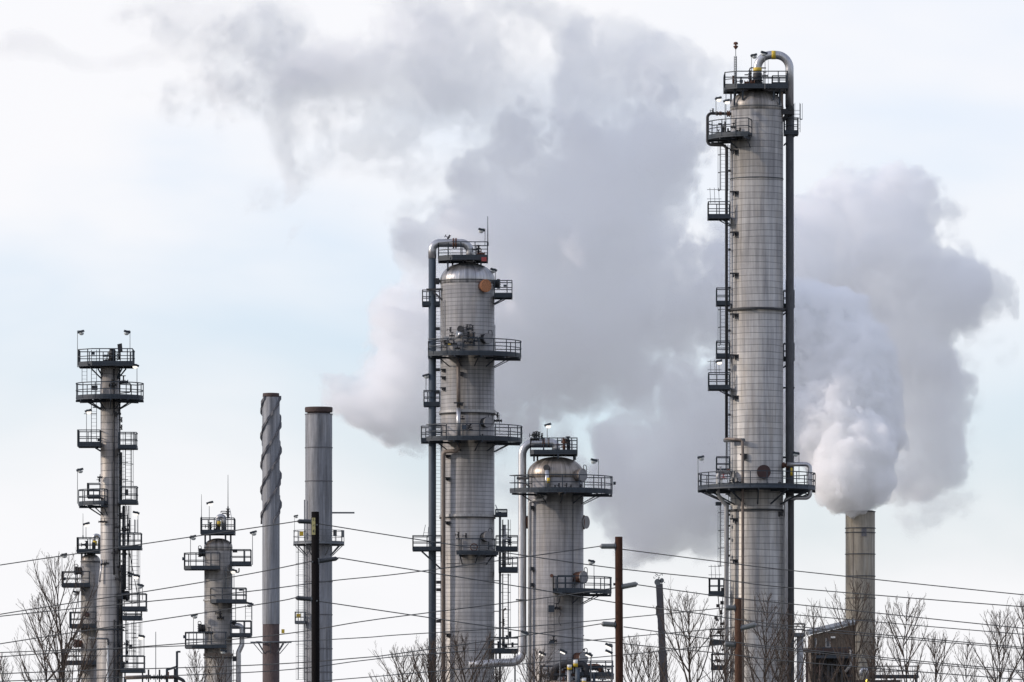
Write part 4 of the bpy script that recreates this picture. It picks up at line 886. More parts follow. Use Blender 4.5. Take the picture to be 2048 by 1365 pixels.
# ================================================================== T5
t = T('distillation_column', 436.5, 600, 'low column left of the spiral finned stack, silver bend and thin rods on its top', 'column', CG, 28)
R = t.R
shell(t, 1094, mat='shell5'); dome(t, 1094, 1077, 'dome_dull', bulge=.02); ring(t, 1096, 1.2, .8, 'steel'); ring(t, 1201, 3, 2.2, 'pipe_dull'); ring(t, 1310, 5, 1.6, 'pipe_brown'); ring(t, 1316, 1.5, 2, 'black')
plat_rect(t, 402, 470, -1.5, 1.4, 1065, 8, 27, legs=[(411, -.6, 1090), (421, -1.0, 1082), (452, -1.0, 1082), (462, -.5, 1088)])
pipe(t, [(436, 1068, -.3), (436, 1033, -.3), (448, 1033, -.3), (448, 1068, -.3)], 5, 6, 'pipe', 'overhead_pipe', 14); m = MB(); m.path([t.p(438, 1043, -.5), t.p(438, 1053, -.5)], t.m(4), 10); add(t, m, 'pipe_marking_band', M_['yellow']); box_on(t, 447, 1056, 8, 18, -.7, .2, 'riser_dark')
valve(t, 421, 1053, -.8, .3, 90); valve(t, 434, 1059, -.9, .25, 0); rod(t, 403, 1040, 989, -1.2); rod(t, 456, 1022, 950, -.5, .035); valve(t, 456, 1027, -.5, .35, 90, 'black', False); pipe(t, [(442, 1026, -.4), (442, 1023, -.4), (455, 1023, -.5)], .8, 1, 'black', 'vent_pipe', 6); pipe(t, [(460, 1020, -.5), (463, 1035, -.5), (462, 1065, -.5)], .6, 2, 'pipe', 'conduit', 5)
floodlight(t, 420, 1007, 418.5, 1065, -1.2, 1, True); floodlight(t, 386, 1075, 381, 1137, -1.2, 1, False); floodlight(t, 507, 1066, 505, 1130, -.8, 1, False); floodlight(t, 389, 1232, 387, 1293, -1.2, 1, False); floodlight(t, 500, 1209, 504, 1272, -.8, -1, False); floodlight(t, 467, 1142, 468, 1178, -1.4, -1, True)
floodlight(t, 447, 1303, 446, 1420, -2.0, -1, False)
plat_rect(t, 369, 442, -1.9, .9, 1137, 6, 29, chamfer=.6); plat_rect(t, 461, 503, -1.4, .9, 1128, 7, 27, open_=('l',)); manhole(t, 188, 1106, 9, 'black', .8, 'black'); box_on(t, 367, 1118, 5, 6, -1.5); box_on(t, 470, 1103, 9, 5, -1.0, .2, 'black')
pipe(t, [(478, 1137, -.5), (478, 1145, -.5), (467, 1145, -.5)], 1.3, 2, 'black', 'side_pipe', 8); ladder(t, 458, 1132, 1178, -1.0, .45, True, cage_from=1178, mat='steel_l')
plat_rect(t, 422, 494, -1.9, .6, 1204, 6, 26, chamfer=.5); ladder(t, 467, 1178, 1248, -.6, .35); valve(t, 440, 1226, -1.3, .25, 90); valve(t, 441, 1236, -1.2, .25, 0); box_on(t, 482, 1180, 8, 4, -1, .2)
plat_rect(t, 371, 455, -1.9, .9, 1294, 6, 28, chamfer=.6); plat_rect(t, 461, 503, -1.4, .9, 1271, 6, 28, open_=('l',)); manhole(t, 190, 1257, 9, 'black', .9, 'black'); box_on(t, 369, 1274, 5, 6, -1.5); valve(t, 418, 1266, -1.3, .3, 0)
pipe(t, [(462, 1251, -.4), (484, 1251, -.5), (484, 1290, -.5), (477, 1305, -.5), (477, 1690, -.5)], 5, 9, 'pipe', 'side_pipe', 14); manhole(t, 345, 1250, 7, 'black', .5, 'black', False); box_on(t, 469, 1318, 8, 10, -.4, .3, 'black')
ladder(t, 497, 1210, 1240, .3, .5, False, mat='steel_l'); ladder(t, 472, 1300, 1690, .4, .45)
m = MB(); m.bar(t.p(464, 1340, -.3), t.p(480, 1340, -.3), .04); m.bar(t.p(464, 1362, -.3), t.p(480, 1362, -.3), .04); add(t, m, 'pipe_clamp', M_['black'])

# ================================================================== stacks
t = T('finned_stack', 542, 900, 'narrow grey stack with dark spiral fins winding round its upper part', 'smokestack', None, 17.5)
R = t.R; rj = random.Random(4)
prof = [(R * .97, 0), (R * .97, t.z(1249)), (R * 1.0, t.z(1247)), (R, t.z(800)), (R * .94, t.z(796)), (R * .9, t.z(789)), (R * .55, t.z(788))]
m = MB(); m.lathe([(R * .97, 0), (R * .97, t.z(1249))], 40, cap1=True); add(t, m, 'shaft', M_['stackbrown'], label='rusty brown lower shaft')
m = MB(); m.lathe([(R * 1.0, t.z(1249)), (R, t.z(800)), (R * .94, t.z(795)), (R * .92, t.z(789)), (R * .55, t.z(788.5))], 40); add(t, m, 'shaft', M_['stackgrey'])
m = MB(); m.lathe([(R * .94, t.z(795)), (R * .96, t.z(793)), (R * .93, t.z(787)), (R * .6, t.z(786.5))], 32); add(t, m, 'rim', M_['stackrim'])
for k in range(3):
    m = MB(); n = 90; z0, z1 = t.z(1045), t.z(796); pitch = t.m(165)
    pin, pout = [], []
    for i in range(n + 1):
        zz = z0 + (z1 - z0) * i / n; a = -2 * math.pi * (zz - z0) / pitch * -1 + k * 2 * math.pi / 3 + R_(285)
        c, s_ = math.cos(a), math.sin(a); fo = R + t.m(3.2) + .08 * math.sin(i * 1.1 + k); b = len(m.v)
        m.v += [(R * .99 * c, R * .99 * s_, zz - .22), (fo * c, fo * s_, zz - .22), (fo * c, fo * s_, zz + .22), (R * .99 * c, R * .99 * s_, zz + .22)]
        if i:
            for j in range(4): m.face([b - 4 + j, b - 4 + (j + 1) % 4, b + (j + 1) % 4, b + j])
    m.face([3, 2, 1, 0]); e = len(m.v); m.face([e - 4, e - 3, e - 2, e - 1]); add(t, m, 'fin', M_['stackband'])
m = MB(); m.path([(math.cos(R_(a)) * R * 1.6, math.sin(R_(a)) * R * 1.6, t.z(1285)) for a in range(0, 360, 15)], .1, 5, closed=True)
for a in range(0, 360, 45): m.bar((math.cos(R_(a)) * R, math.sin(R_(a)) * R, t.z(1285)), (math.cos(R_(a)) * R * 2.35, math.sin(R_(a)) * R * 2.35, t.z(1285)), .12); m.bar((math.cos(R_(a)) * R, math.sin(R_(a)) * R, t.z(1308)), (math.cos(R_(a)) * R * 2.0, math.sin(R_(a)) * R * 2.0, t.z(1287)), .07)
add(t, m, 'ring_frame', M_['steel_l']); box_on(t, 566, 1263, 6, 8, -.5, .4, 'yellow')

t = T('smokestack', 637.5, 920, 'wider grey stack with a rusted rim, standing behind the black utility pole', 'smokestack', None, 27)
R = t.R
m = MB(); m.lathe([(R, 0), (R, t.z(828))], 48); add(t, m, 'shaft', M_['stackgrey'])
m = MB(); m.lathe([(R + .02, t.z(825)), (R + .06, t.z(818)), (R + .02, t.z(815)), (R - .2, t.z(815)), (R - .3, t.z(835))], 48); add(t, m, 'rim', M_['stackrim'])
for py in (829, 896, 963, 1164, 1230, 1298, 1345): ring(t, py, 1.8, 1, 'stackband', 'seam_flange')
plat_arc(t, 51, 0, 360, 1086, 6, 24, full=True, strut=22, mat='steel_l', mids=1); box_on(t, 603, 1068, 8, 9, -1, .4, 'yellow'); box_on(t, 670, 1066, 7, 12, -2, .4, 'black'); box_on(t, 686, 1068, 5, 14, -1.5, .3, 'steel_l')
beam(t, (664, 1026, 0), (709, 1026, 0), .14, 'steel_l', 'arm'); ladder(t, 602, 1092, 1360, -.3, .7, True, cage_from=1360, mat='steel_l', cr=.6); plat_rect(t, 590, 611, -1.6, 1.2, 1245, 5, 20, mids=1, mat='steel_l'); floodlight(t, 592, 1033, 589, 1066, -.5, 1, False); box_on(t, 597, 1232, 8, 8, -1, .4, 'yellow')
pipe(t, [(609, 1000, -1), (609, 1690, -1)], 1.2, 0, 'steel_l', 'side_pipe', 8)

t = T('steam_stack', 1720.5, 1010, 'tan ribbed stack at the right with white steam pouring out', 'smokestack', None, 29.5)
R = t.R
m = MB(); m.lathe([(R * 1.01, 0), (R * 1.01, t.z(1200)), (R, t.z(1190)), (R, t.z(1023)), (R - .15, t.z(1022)), (R - .2, t.z(1040))], 64); add(t, m, 'shaft', M_['stacktan'])
for py in (1024, 1057, 1066, 1109, 1153, 1197, 1241, 1285, 1326): ring(t, py, 1.3, 1.4, 'steel', 'stiffening_ring')
pipe(t, [(1706, 1057, -1.75), (1706, 1690, -1.75)], .6, 0, 'pipe_brown', 'conduit', 5)
m = MB(); m.obox(t.p(1728, 1065, -2.0), (.35, 0, 0), (0, .03, 0), (0, 0, .55)); add(t, m, 'patch_plate', M_['stackband'])

# ================================================================== boiler house and stuff at its foot
t = T('boiler_house', 1672, 860, 'brown sheet metal building with a pale sloping roof at the foot of the tan stack', 'building')
S = t
m = MB(); zz = t.z
def wallbox(m, x0, x1, y0, y1, zl, zr):
    b = len(m.v); X0, X1 = t.x(x0), t.x(x1)
    m.v += [(X0, y0, 0), (X1, y0, 0), (X1, y1, 0), (X0, y1, 0), (X0, y0, zl), (X1, y0, zr), (X1, y1, zr), (X0, y1, zl)]
    for q in ((3, 2, 1, 0), (4, 5, 6, 7), (0, 1, 5, 4), (1, 2, 6, 5), (2, 3, 7, 6), (3, 0, 4, 7)): m.face([b + i for i in q])
wallbox(m, 1620, 1708, -3, 6, zz(1272), zz(1251)); add(t, m, 'wall', M_['brownwall'])
m = MB(); b = 0; X0, X1 = t.x(1617), t.x(1712); h0, h1 = zz(1272) - .0, zz(1250)
m.v += [(X0, -3.4, h0), (X1, -3.4, h1), (X1, 6.4, h1 + .25), (X0, 6.4, h0 + .25), (X0, -3.4, h0 + .3), (X1, -3.4, h1 + .3), (X1, 6.4, h1 + .9), (X0, 6.4, h0 + .9)]
for q in ((3, 2, 1, 0), (4, 5, 6, 7), (0, 1, 5, 4), (1, 2, 6, 5), (2, 3, 7, 6), (3, 0, 4, 7)): m.face(list(q))
add(t, m, 'roof', M_['snow'])
for px, w_ in ((1630, 5), (1656, 8)):
    m = MB(); m.obox(t.p(px, 1286, -3.06), (t.m(w_) / 2, 0, 0), (0, .04, 0), (0, 0, t.m(9))); o = add(t, m, 'window', M_['glass'])
    m = MB(); c = t.p(px, 1286, -3.1)
    for dx in (-1, 1): m.obox(c + Vector((dx * t.m(w_) / 2, 0, 0)), (.05, 0, 0), (0, .05, 0), (0, 0, t.m(9)))
    m.obox(c + Vector((0, 0, -t.m(9))), (t.m(w_) / 2, 0, 0), (0, .07, 0), (0, 0, .06)); add(t, m, 'frame', M_['pipe_dull'], o)
m = MB(); m.obox(t.p(1655, 1301, -3.4), (t.m(48), 0, 0), (0, .35, 0), (0, 0, t.m(4))); add(t, m, 'crane_beam', M_['oxide'])
m = MB(); m.obox(t.p(1666, 1275, -3.2), (.25, 0, 0), (0, .15, 0), (0, 0, .1)); add(t, m, 'wall_lamp', M_['white'])
m = MB()
rq = random.Random(11)
for k in range(30): xx = t.x(1622 + k * 2.9); m.bar((xx, -3.03, 2), (xx, -3.03, zz(1304)), .05)
for k in range(16):
    xa = rq.uniform(1642, 1690); xb = xa + rq.uniform(8, 30); ya = rq.uniform(1308, 1375); m.bar(t.p(xa, ya, -3.6), t.p(min(xb, 1705), ya, -3.6), rq.uniform(.08, .25))
for k in range(9): xa = rq.uniform(1640, 1700); m.bar(t.p(xa, rq.uniform(1305, 1330), -3.8), t.p(xa, 1690, -3.8), rq.uniform(.07, .2))
add(t, m, 'pipework', M_['black'])
for (px, py, w_, h_) in ((1648, 1322, 12, 16), (1672, 1318, 10, 12), (1690, 1330, 10, 26), (1660, 1352, 20, 14), (1632, 1340, 8, 12)):
    m = MB(); m.obox(t.p(px, py, -3.2), (t.m(w_) / 2, 0, 0), (0, .25, 0), (0, 0, t.m(h_) / 2)); add(t, m, rq.choice(('duct', 'vent')), M_[rq.choice(('black', 'oxide', 'steel', 'riser_dark'))])
plat_rect(t, 1622, 1700, -5.2, -3.1, 1316, 5, 18)
pipe(t, [(1690, 1345, -4), (1702, 1330, -4), (1702, 1300, -4)], 3, 4, 'pipe_dull', 'duct', 10); pipe(t, [(1640, 1300, -3.9), (1640, 1690, -3.9)], 2.2, 0, 'oxide', 'drain_pipe', 8)
for xx in (1614, 1700): beam(t, (xx, 1300, -3.4), (xx, 1695, -3.4), .22, 'oxide', 'post')

def simple_thing(name, px, Y, label, cat, group=None): return T(name, px, Y, label, cat, group)
t = T('pipe_bridge', 1790, 930, 'dark walkway with railing right of the tan stack foot', 'walkway')
plat_rect(t, 1740, 1836, -2, 2, 1353, 6, 20, mids=2, mat='steel'); m = MB()
for xx in (1745, 1790, 1832): m.bar(t.p(xx, 1356, -1.6), t.p(xx, 1696, -1.6), .2); m.bar(t.p(xx, 1356, 1.6), t.p(xx, 1696, 1.6), .2)
add(t, m, 'leg', M_['black'])
m = MB(); m.obox(t.p(1740, 1366, 0), (t.m(60), 0, 0), (0, 1.8, 0), (0, 0, t.m(5))); add(t, m, 'girder', M_['oxide'])
m = MB(); m.path(fillet([t.p(1722, 1352, -2.4), t.p(1722, 1339, -2.4), t.p(1735, 1339, -2.4), t.p(1735, 1356, -2.4)], .4), t.m(3.5), 10); add(t, m, 'pipe', M_['pipe'])
t = T('yard_lamp', 1735, 915, 'small yellow lit lamp low in front of the tan stack', 'lamp')
m = MB(); m.bar(t.p(1735, 1366, 0), t.p(1735, 1696, 0), .07); add(t, m, 'pole', M_['steel'])
m = MB(); c = t.p(1735, 1362, 0); m.lathe([(.05, -.25), (.22, -.12), (.25, .05), (.1, .2)], 12, cap0=True, cap1=True); m.v = [tuple(Vector(v) + c) for v in m.v]; add(t, m, 'lamp_head', emis('yellow_lamp', (1, .72, .12), 1.3))

# pipe rack below the shorter wide column
t = T('pipe_rack', 1150, 560, 'crowded pipe rack with yellow banded pipes under the shorter wide column', 'pipe rack')
m = MB(); 
for xx in (1082, 1120, 1165, 1205, 1224):
    for yy in (-2.0, 2.0): m.bar(t.p(xx, 1330, yy), t.p(xx, 1698, yy), .09)
for py in (1333, 1352, 1368):
    for yy in (-2.0, 2.0): m.bar(t.p(1080, py, yy), t.p(1228, py, yy), .08)
add(t, m, 'frame', M_['steel'])
plat_rect(t, 1148, 1226, -2.4, 1.8, 1350, 7, 26, mids=2)
pipe(t, [(1108, 1380, -2.2), (1108, 1338, -2.2), (1128, 1329, -2.2), (1172, 1329, -2.2), (1172, 1380, -2.2)], 7, 10, 'black', 'pipe', 14); pipe(t, [(1176, 1334, -1.5), (1200, 1334, -1.5), (1204, 1352, -1.5), (1226, 1353, -1.5)], 6, 8, 'rust', 'pipe', 12); pipe(t, [(1160, 1352, -2.0), (1228, 1353, -2.0)], 6, 0, 'pipe_dull', 'pipe', 12)
pipe(t, [(1155, 1380, -2.6), (1155, 1338, -2.6)], 5, 0, 'riser_blue', 'pipe', 12); pipe(t, [(1085, 1352, -2.4), (1130, 1350, -2.4)], 4, 0, 'black', 'pipe', 10); pipe(t, [(1090, 1365, -2.4), (1222, 1366, -2.4)], 4, 0, 'pipe_brown', 'pipe', 10); pipe(t, [(1138, 1340, -2.5), (1138, 1390, -2.5)], 4, 0, 'pipe_dull', 'pipe', 10); pipe(t, [(1188, 1345, -2.5), (1188, 1390, -2.5)], 3, 0, 'steel', 'pipe', 10)
for px, py, r_, horizontal in ((1151, 1329, 7.4, 1), (1139, 1337, 5, 0), (1168, 1364, 5.5, 1)):
    c = t.p(px, py, -2.55 if px != 1151 else -2.2); d = Vector((t.m(4.5), 0, 0)) if horizontal else Vector((0, 0, t.m(3)))
    m = MB(); m.path([c - d, c + d], t.m(r_), 14); add(t, m, 'pipe_marking_band', M_['yellow'])
    m = MB(); c2 = c + Vector((0, -.02, t.m(3.2 if horizontal else 4))); m.path([c2 - d * .98, c2 + d * .98], t.m(r_ * .93), 14); add(t, m, 'pipe_marking_band', M_['white'])
for k in range(26):
    valve(t, rq.uniform(1086, 1222), rq.uniform(1338, 1372), rq.uniform(-2.6, -1.8), rq.uniform(.18, .4), rq.choice((0, 90)), rq.choice(('black', 'black', 'steel', 'rust', 'pipe_dull')))
def lamppost(px, py, bx, Y, label, lit=True, side=-1, two=False):
    t = T('lamp_post', bx, Y, label, 'lamp', 'lamps along the foot of the plant')
    m = MB(); m.path([t.p(bx, 1695, 0), t.p(bx, py - 2, 0), t.p(px, py - 3, 0)], .05, 6); add(t, m, 'pole', M_['steel_l'])
    for k in range(2 if two else 1):
        hp = t.p(px, py + k * 13, 0); up = Vector((-side * .45, 0, 1)).normalized(); tl = Vector((side, 0, .45)).normalized()
        m = MB(); m.obox(hp, tl * .30, (0, .22, 0), up * .09); h = add(t, m, 'lamp_head', M_['steel'])
        m = MB(); m.obox(hp - up * .14 + tl * .02, tl * .2, (0, .18, 0), up * .045); add(t, m, 'lens', M_['lens' if lit else 'lens_dim'], h)
lamppost(1085, 1307, 1080, 550, 'lit lamp low at the left in front of the shorter wide column, left of two')
lamppost(1127, 1303, 1120, 548, 'lit lamp in front of the shorter wide column, just left of its ladder foot')
lamppost(1178, 1309, 1182, 549, 'lit lamp over the pipe rack just right of the shorter wide column')
lamppost(1218, 1291, 1224, 551, 'pole with two lamps one above the other, left of the brown pole', True, -1, True)
tt = lamppost(1050, 1266, 1054, 546, 'pale lamp pole in front of the silver downcomer between the two central columns', False, -1)

# valve gantry at lower left
t = T('valve_gantry', 350, 560, 'small steel frame with tall bent post and valved pipes left of the low column', 'pipe frame')
m = MB(); m.bar(t.p(354, 1303, 0), t.p(354, 1696, 0), .12); m.bar(t.p(354, 1304, 0), t.p(361, 1304, 0), .10); m.bar(t.p(334, 1338, 0), t.p(334, 1696, 0), .13); m.bar(t.p(334, 1340, 0), t.p(354, 1334, 0), .12); m.bar(t.p(350, 1338, .3), t.p(350, 1696, .3), .13); add(t, m, 'frame', M_['steel'])
pipe(t, [(318, 1355, -.3), (345, 1355, -.3), (352, 1354, -.3), (368, 1362, -.3), (369, 1400, -.3)], 3.6, 8, 'black', 'pipe', 12); pipe(t, [(250, 1356, -.3), (300, 1354, -.3)], 4, 0, 'pipe_brown', 'pipe', 12); pipe(t, [(250, 1356, -.3), (250, 1696, -.3)], 3, 0, 'steel', 'leg', 8)
for px in (297, 319): valve(t, px, 1355, -.3, .42, 0, 'black', False); beam(t, (px, 1340, -.3), (px, 1370, -.3), .07, 'black', 'valve_stem')
valve(t, 337, 1355, -.3, .3, 0, 'rust', False)
beam(t, (319, 1360, -.2), (319, 1696, -.2), .06, 'black', 'leg')
t = T('lightning_mast', 311.5, 575, 'single thin bare mast between the slender column and the low column', 'mast')
m = MB(); m.path([t.p(311.5, 1696, 0), t.p(311.5, 1264, 0)], .05, 6, r1=.025); m.path([t.p(311.5, 1696, 0), t.p(311.5, 1600, 0)], .09, 8); t_ = add(t, m, 'mast', M_['steel'])

# ================================================================== crane boom
t = T('crane_boom', 1319, 450, 'dark raised crane boom leaning slightly, right of the brown pole', 'crane')
m = MB(); a = t.p(1344, 1698, 0); b = t.p(1318.5, 1168, 0); d = (b - a)
for k, (f0, f1, w) in enumerate(((0, .45, .30), (.43, .75, .25), (.74, 1.0, .21))):
    p0, p1 = a + d * f0, a + d * f1; u = d.normalized(); sx = Vector((1, 0, 0)); sy = u.cross(sx); m.obox((p0 + p1) / 2, sx * w, sy * w * .9, (p1 - p0) / 2)
add(t, m, 'boom', M_['boom'])
m = MB(); hd = b + Vector((0, 0, .1))
for k in range(26):
    v = Vector((rq.uniform(-.34, .34), rq.uniform(-.3, .3), rq.uniform(-.1, .42))); m.bar(hd + v, hd + v + Vector((rq.uniform(-.18, .18), 0, rq.uniform(-.16, .16))), .022)
m.path([hd + Vector((-.1, -.2, 0)), hd + Vector((-.1, .2, 0))], .2, 12); m.path([hd + Vector((.15, -.2, .1)), hd + Vector((.15, .2, .1))], .14, 12); add(t, m, 'boom_head', M_['steel_l'])
m = MB(); m.bar(t.p(1313, 1165, -.1), t.p(1314.5, 1236, -.1), .014); m.bar(t.p(1316, 1160, -.1), t.p(1316, 1236, -.1), .014); add(t, m, 'hoist_cable', M_['steel'])
m = MB(); c = t.p(1315.5, 1222, -.1)
m.path([c + Vector((0, -.1, .2)), c + Vector((0, .1, .2))], .13, 10); m.obox(c, (.11, 0, 0), (0, .08, 0), (0, 0, .25)); m.path([c + Vector((0, -.07, -.2)), c + Vector((0, .07, -.2))], .12, 10); m.path(fillet([c + Vector((0, 0, -.25)), c + Vector((.02, 0, -.45)), c + Vector((.1, 0, -.6)), c + Vector((.0, 0, -.7))], .05), .04, 6); add(t, m, 'hook_block', M_['black'])

# ================================================================== utility poles and wires
PG = 'timber utility poles along the front'
def upole(cx, top, w, lean, Y, mat, label, ins, imat):
    t = T('utility_pole', cx, Y, label, 'utility pole', PG, w / 2)
    m = MB(); m.path([t.p(cx + lean, 1830, 0), t.p(cx + lean * .5, 1400, 0), t.p(cx, top, 0)], t.m(w / 2) * 1.12, 18, r1=t.m(w / 2)); add(t, m, 'pole', M_[mat])
    ends = []
    for (side, y, x1, dy_) in ins:
        a = t.p(cx + side * w * .45, y + dy_, -.02); b = t.p(x1, y, -.02); d = b - a; L_ = d.length; u = d / L_; r = t.m(5.9 if imat == 'insul' else 5)
        o = MB(); o.path([a - u * .02, a + u * .035], r * .9, 14); o.obox(a + u * .01, Vector((0, 0, 1)) * r * 1.3, Vector((0, .05, 0)), u * .015); q = add(t, o, 'insulator_base', M_['steel_l'])
        o = MB(); n = 12; pts = []; 
        prof = []
        k0 = a + u * .03; body = b - u * L_ * .12
        for i in range(n * 2 + 1): prof.append(k0 + (body - k0) * i / (n * 2))
        o.path(prof, lambda i: r * (1.0 if i % 2 else .80), 14); add(t, o, 'insulator', M_[imat])
        o = MB(); o.path([body, body + (b - body) * .5, b], lambda i: r * (.8, .5, .28)[i], 12); add(t, o, 'clamp', M_['greylid' if imat == 'insul' else 'insul_d'])
    return t
P1 = upole(630.5, 1024, 15.5, 1.5, 220, 'wood_black', 'black creosoted utility pole in front of the wider grey stack', [(-1, 1043, 594, 1), (1, 1117, 677, 6), (-1, 1196, 590, 3)], 'insul_d')
m = MB(); c = P1.p(627, 1053, -.135); m.obox(c, (P1.m(3.6), 0, 0), (0, .004, 0), (0, 0, P1.m(17))); add(P1, m, 'number_plate', M_['plate'])
def stroke(seg):
    m = MB()
    for (xa, ya, xb, yb) in seg: m.bar(P1.p(xa, ya, -.143), P1.p(xb, yb, -.143), .008)
    return add(P1, m, 'plate_mark', M_['black'])
stroke([(627, 1037.5, 627, 1042.5), (626, 1038.5, 627, 1037.5)]); stroke([(625.5, 1053, 628.5, 1049.5)]); stroke([(627.8, 1059.5, 627.8, 1066), (627.8, 1059.5, 625.5, 1064), (625.5, 1064, 629, 1064)])
for q in ((634, 1050), (637, 1118), (634, 1202), (625, 1124)): m = MB(); m.path([P1.p(q[0], q[1], -.16), P1.p(q[0], q[1], -.1)], .025, 8); add(P1, m, 'bolt', M_['steel_l'])
P2 = upole(1237.5, 1074, 15, 2.5, 228, 'wood_brown', 'tall red brown utility pole right of the shorter wide column', [(-1, 1093, 1199, 0), (1, 1168, 1276, 6), (-1, 1248, 1202, 2)], 'insul')
P3 = upole(1476, 1196, 13.5, 2.5, 252, 'wood_tan', 'shorter orange brown utility pole in front of the tallest column', [(-1, 1216, 1449, 0), (1, 1249, 1514, 8), (-1, 1289, 1448, 0)], 'insul')
WG = 'overhead wires strung across the front'
def wire(pts, label, r=.0165):
    """pts: (px, py, Y)"""
    P = [Vector(((a - 1024) * Y / F, Y, EYE + (HZ - b) * Y / F)) for a, b, Y in pts]
    # smooth through the points
    out = []
    for i in range(len(P) - 1):
        p0 = P[max(i - 1, 0)]; p1 = P[i]; p2 = P[i + 1]; p3 = P[min(i + 2, len(P) - 1)]
        for j in range(8):
            w = j / 8; out.append(.5 * ((2 * p1) + (p2 - p0) * w + (2 * p0 - 5 * p1 + 4 * p2 - p3) * w * w + (3 * p1 - p0 - 3 * p2 + p3) * w ** 3))
    out.append(P[-1]); m = MB(); m.path(out, r, 5); o = m.build('power_line', M_['wire']); tag(o, label, 'wire', WG); return o
wire([(-300, 1178, 220), (0, 1130.5, 220), (500, 1057, 220), (594, 1043, 220)], 'highest wire at the left, ending on the top insulator of the black pole')
wire([(-300, 1282, 220), (0, 1229, 220), (300, 1182, 220), (500, 1148, 220), (623, 1123, 220)], 'second wire from the top at the left, ending on the black pole between its insulators')
wire([(-300, 1270, 224), (0, 1233, 224), (280, 1205, 224), (500, 1183, 224), (663, 1162, 226), (800, 1148, 226), (1002, 1121, 227), (1199, 1093, 228)], 'long wire crossing the centre and ending on the top insulator of the red brown pole')
wire([(-300, 1340, 220), (0, 1288, 220), (500, 1212, 220), (590, 1196, 220)], 'wire ending on the lower left insulator of the black pole')
wire([(-300, 1335, 226), (0, 1314, 226), (500, 1276, 226), (720, 1244, 226), (800, 1233, 227), (1060, 1200, 228), (1245, 1174, 228)], 'long wire ending on the middle insulator of the red brown pole from the left')
wire([(-300, 1320, 240), (0, 1305.5, 240), (500, 1287, 240), (720, 1276, 246), (800, 1270, 248), (1060, 1253, 251), (1300, 1231, 252), (1449, 1216, 252)], 'long wire ending on the top insulator of the orange brown pole from the left')
wire([(-300, 1372, 226), (0, 1348, 226), (500, 1331, 226), (720, 1316, 226), (800, 1307, 227), (1060, 1270, 228), (1202, 1248, 228)], 'lower wire ending on the bottom left insulator of the red brown pole')
wire([(-100, 1366, 240), (500, 1345, 244), (720, 1322, 246), (800, 1313, 248), (1060, 1292, 251), (1300, 1270, 252), (1480, 1254, 252)], 'low wire ending on the middle insulator of the orange brown pole from the left')
wire([(300, 1390, 244), (720, 1356, 247), (800, 1349, 248), (1060, 1327, 251), (1300, 1305, 252), (1448, 1289, 252)], 'lowest wire in the centre, ending on the bottom left insulator of the orange brown pole')
wire([(638, 1048, 220), (800, 1074, 222), (1060, 1113, 226), (1240, 1138, 229), (1440, 1159, 229), (1580, 1176, 229), (2048, 1214, 229), (2400, 1236, 229)], 'wire leaving the top of the black pole to the right, behind the red brown pole')
wire([(677, 1116, 220), (800, 1136, 222), (1060, 1177, 226), (1240, 1207, 229.3), (1380, 1225, 229), (1580, 1252, 229), (2048, 1295, 229), (2400, 1320, 229)], 'wire leaving the right insulator of the black pole and running right')
wire([(638, 1203, 220), (800, 1227, 222), (1060, 1265, 226), (1240, 1287, 229.3), (1450, 1308, 229), (1580, 1323, 229), (2048, 1360, 229), (2400, 1384, 229)], 'wire leaving the lower part of the black pole and running right')
wire([(1245, 1099, 228), (1440, 1124, 228), (1580, 1141, 228), (2048, 1190, 228), (2400, 1222, 228)], 'topmost wire at the right, leaving the top of the red brown pole')
wire([(1276, 1170, 228), (1440, 1193, 228), (1580, 1208, 228), (2048, 1257, 228), (2400, 1288, 228)], 'wire leaving the middle insulator of the red brown pole to the right')
wire([(1247, 1254, 228), (1440, 1281, 228), (1580, 1297, 228), (2048, 1342, 228), (2400, 1370, 228)], 'wire leaving the lower part of the red brown pole to the right')
wire([(1483, 1219, 252), (1580, 1229, 252), (2048, 1269, 252), (2400, 1292, 252)], 'wire leaving the top of the orange brown pole to the right')
wire([(1514, 1250, 252), (1580, 1258, 252), (2048, 1298, 252), (2400, 1322, 252)], 'wire leaving the tilted right insulator of the orange brown pole')
wire([(1484, 1291, 252), (1580, 1301, 252), (2048, 1346, 252), (2400, 1376, 252)], 'wire leaving the bottom of the orange brown pole to the right')

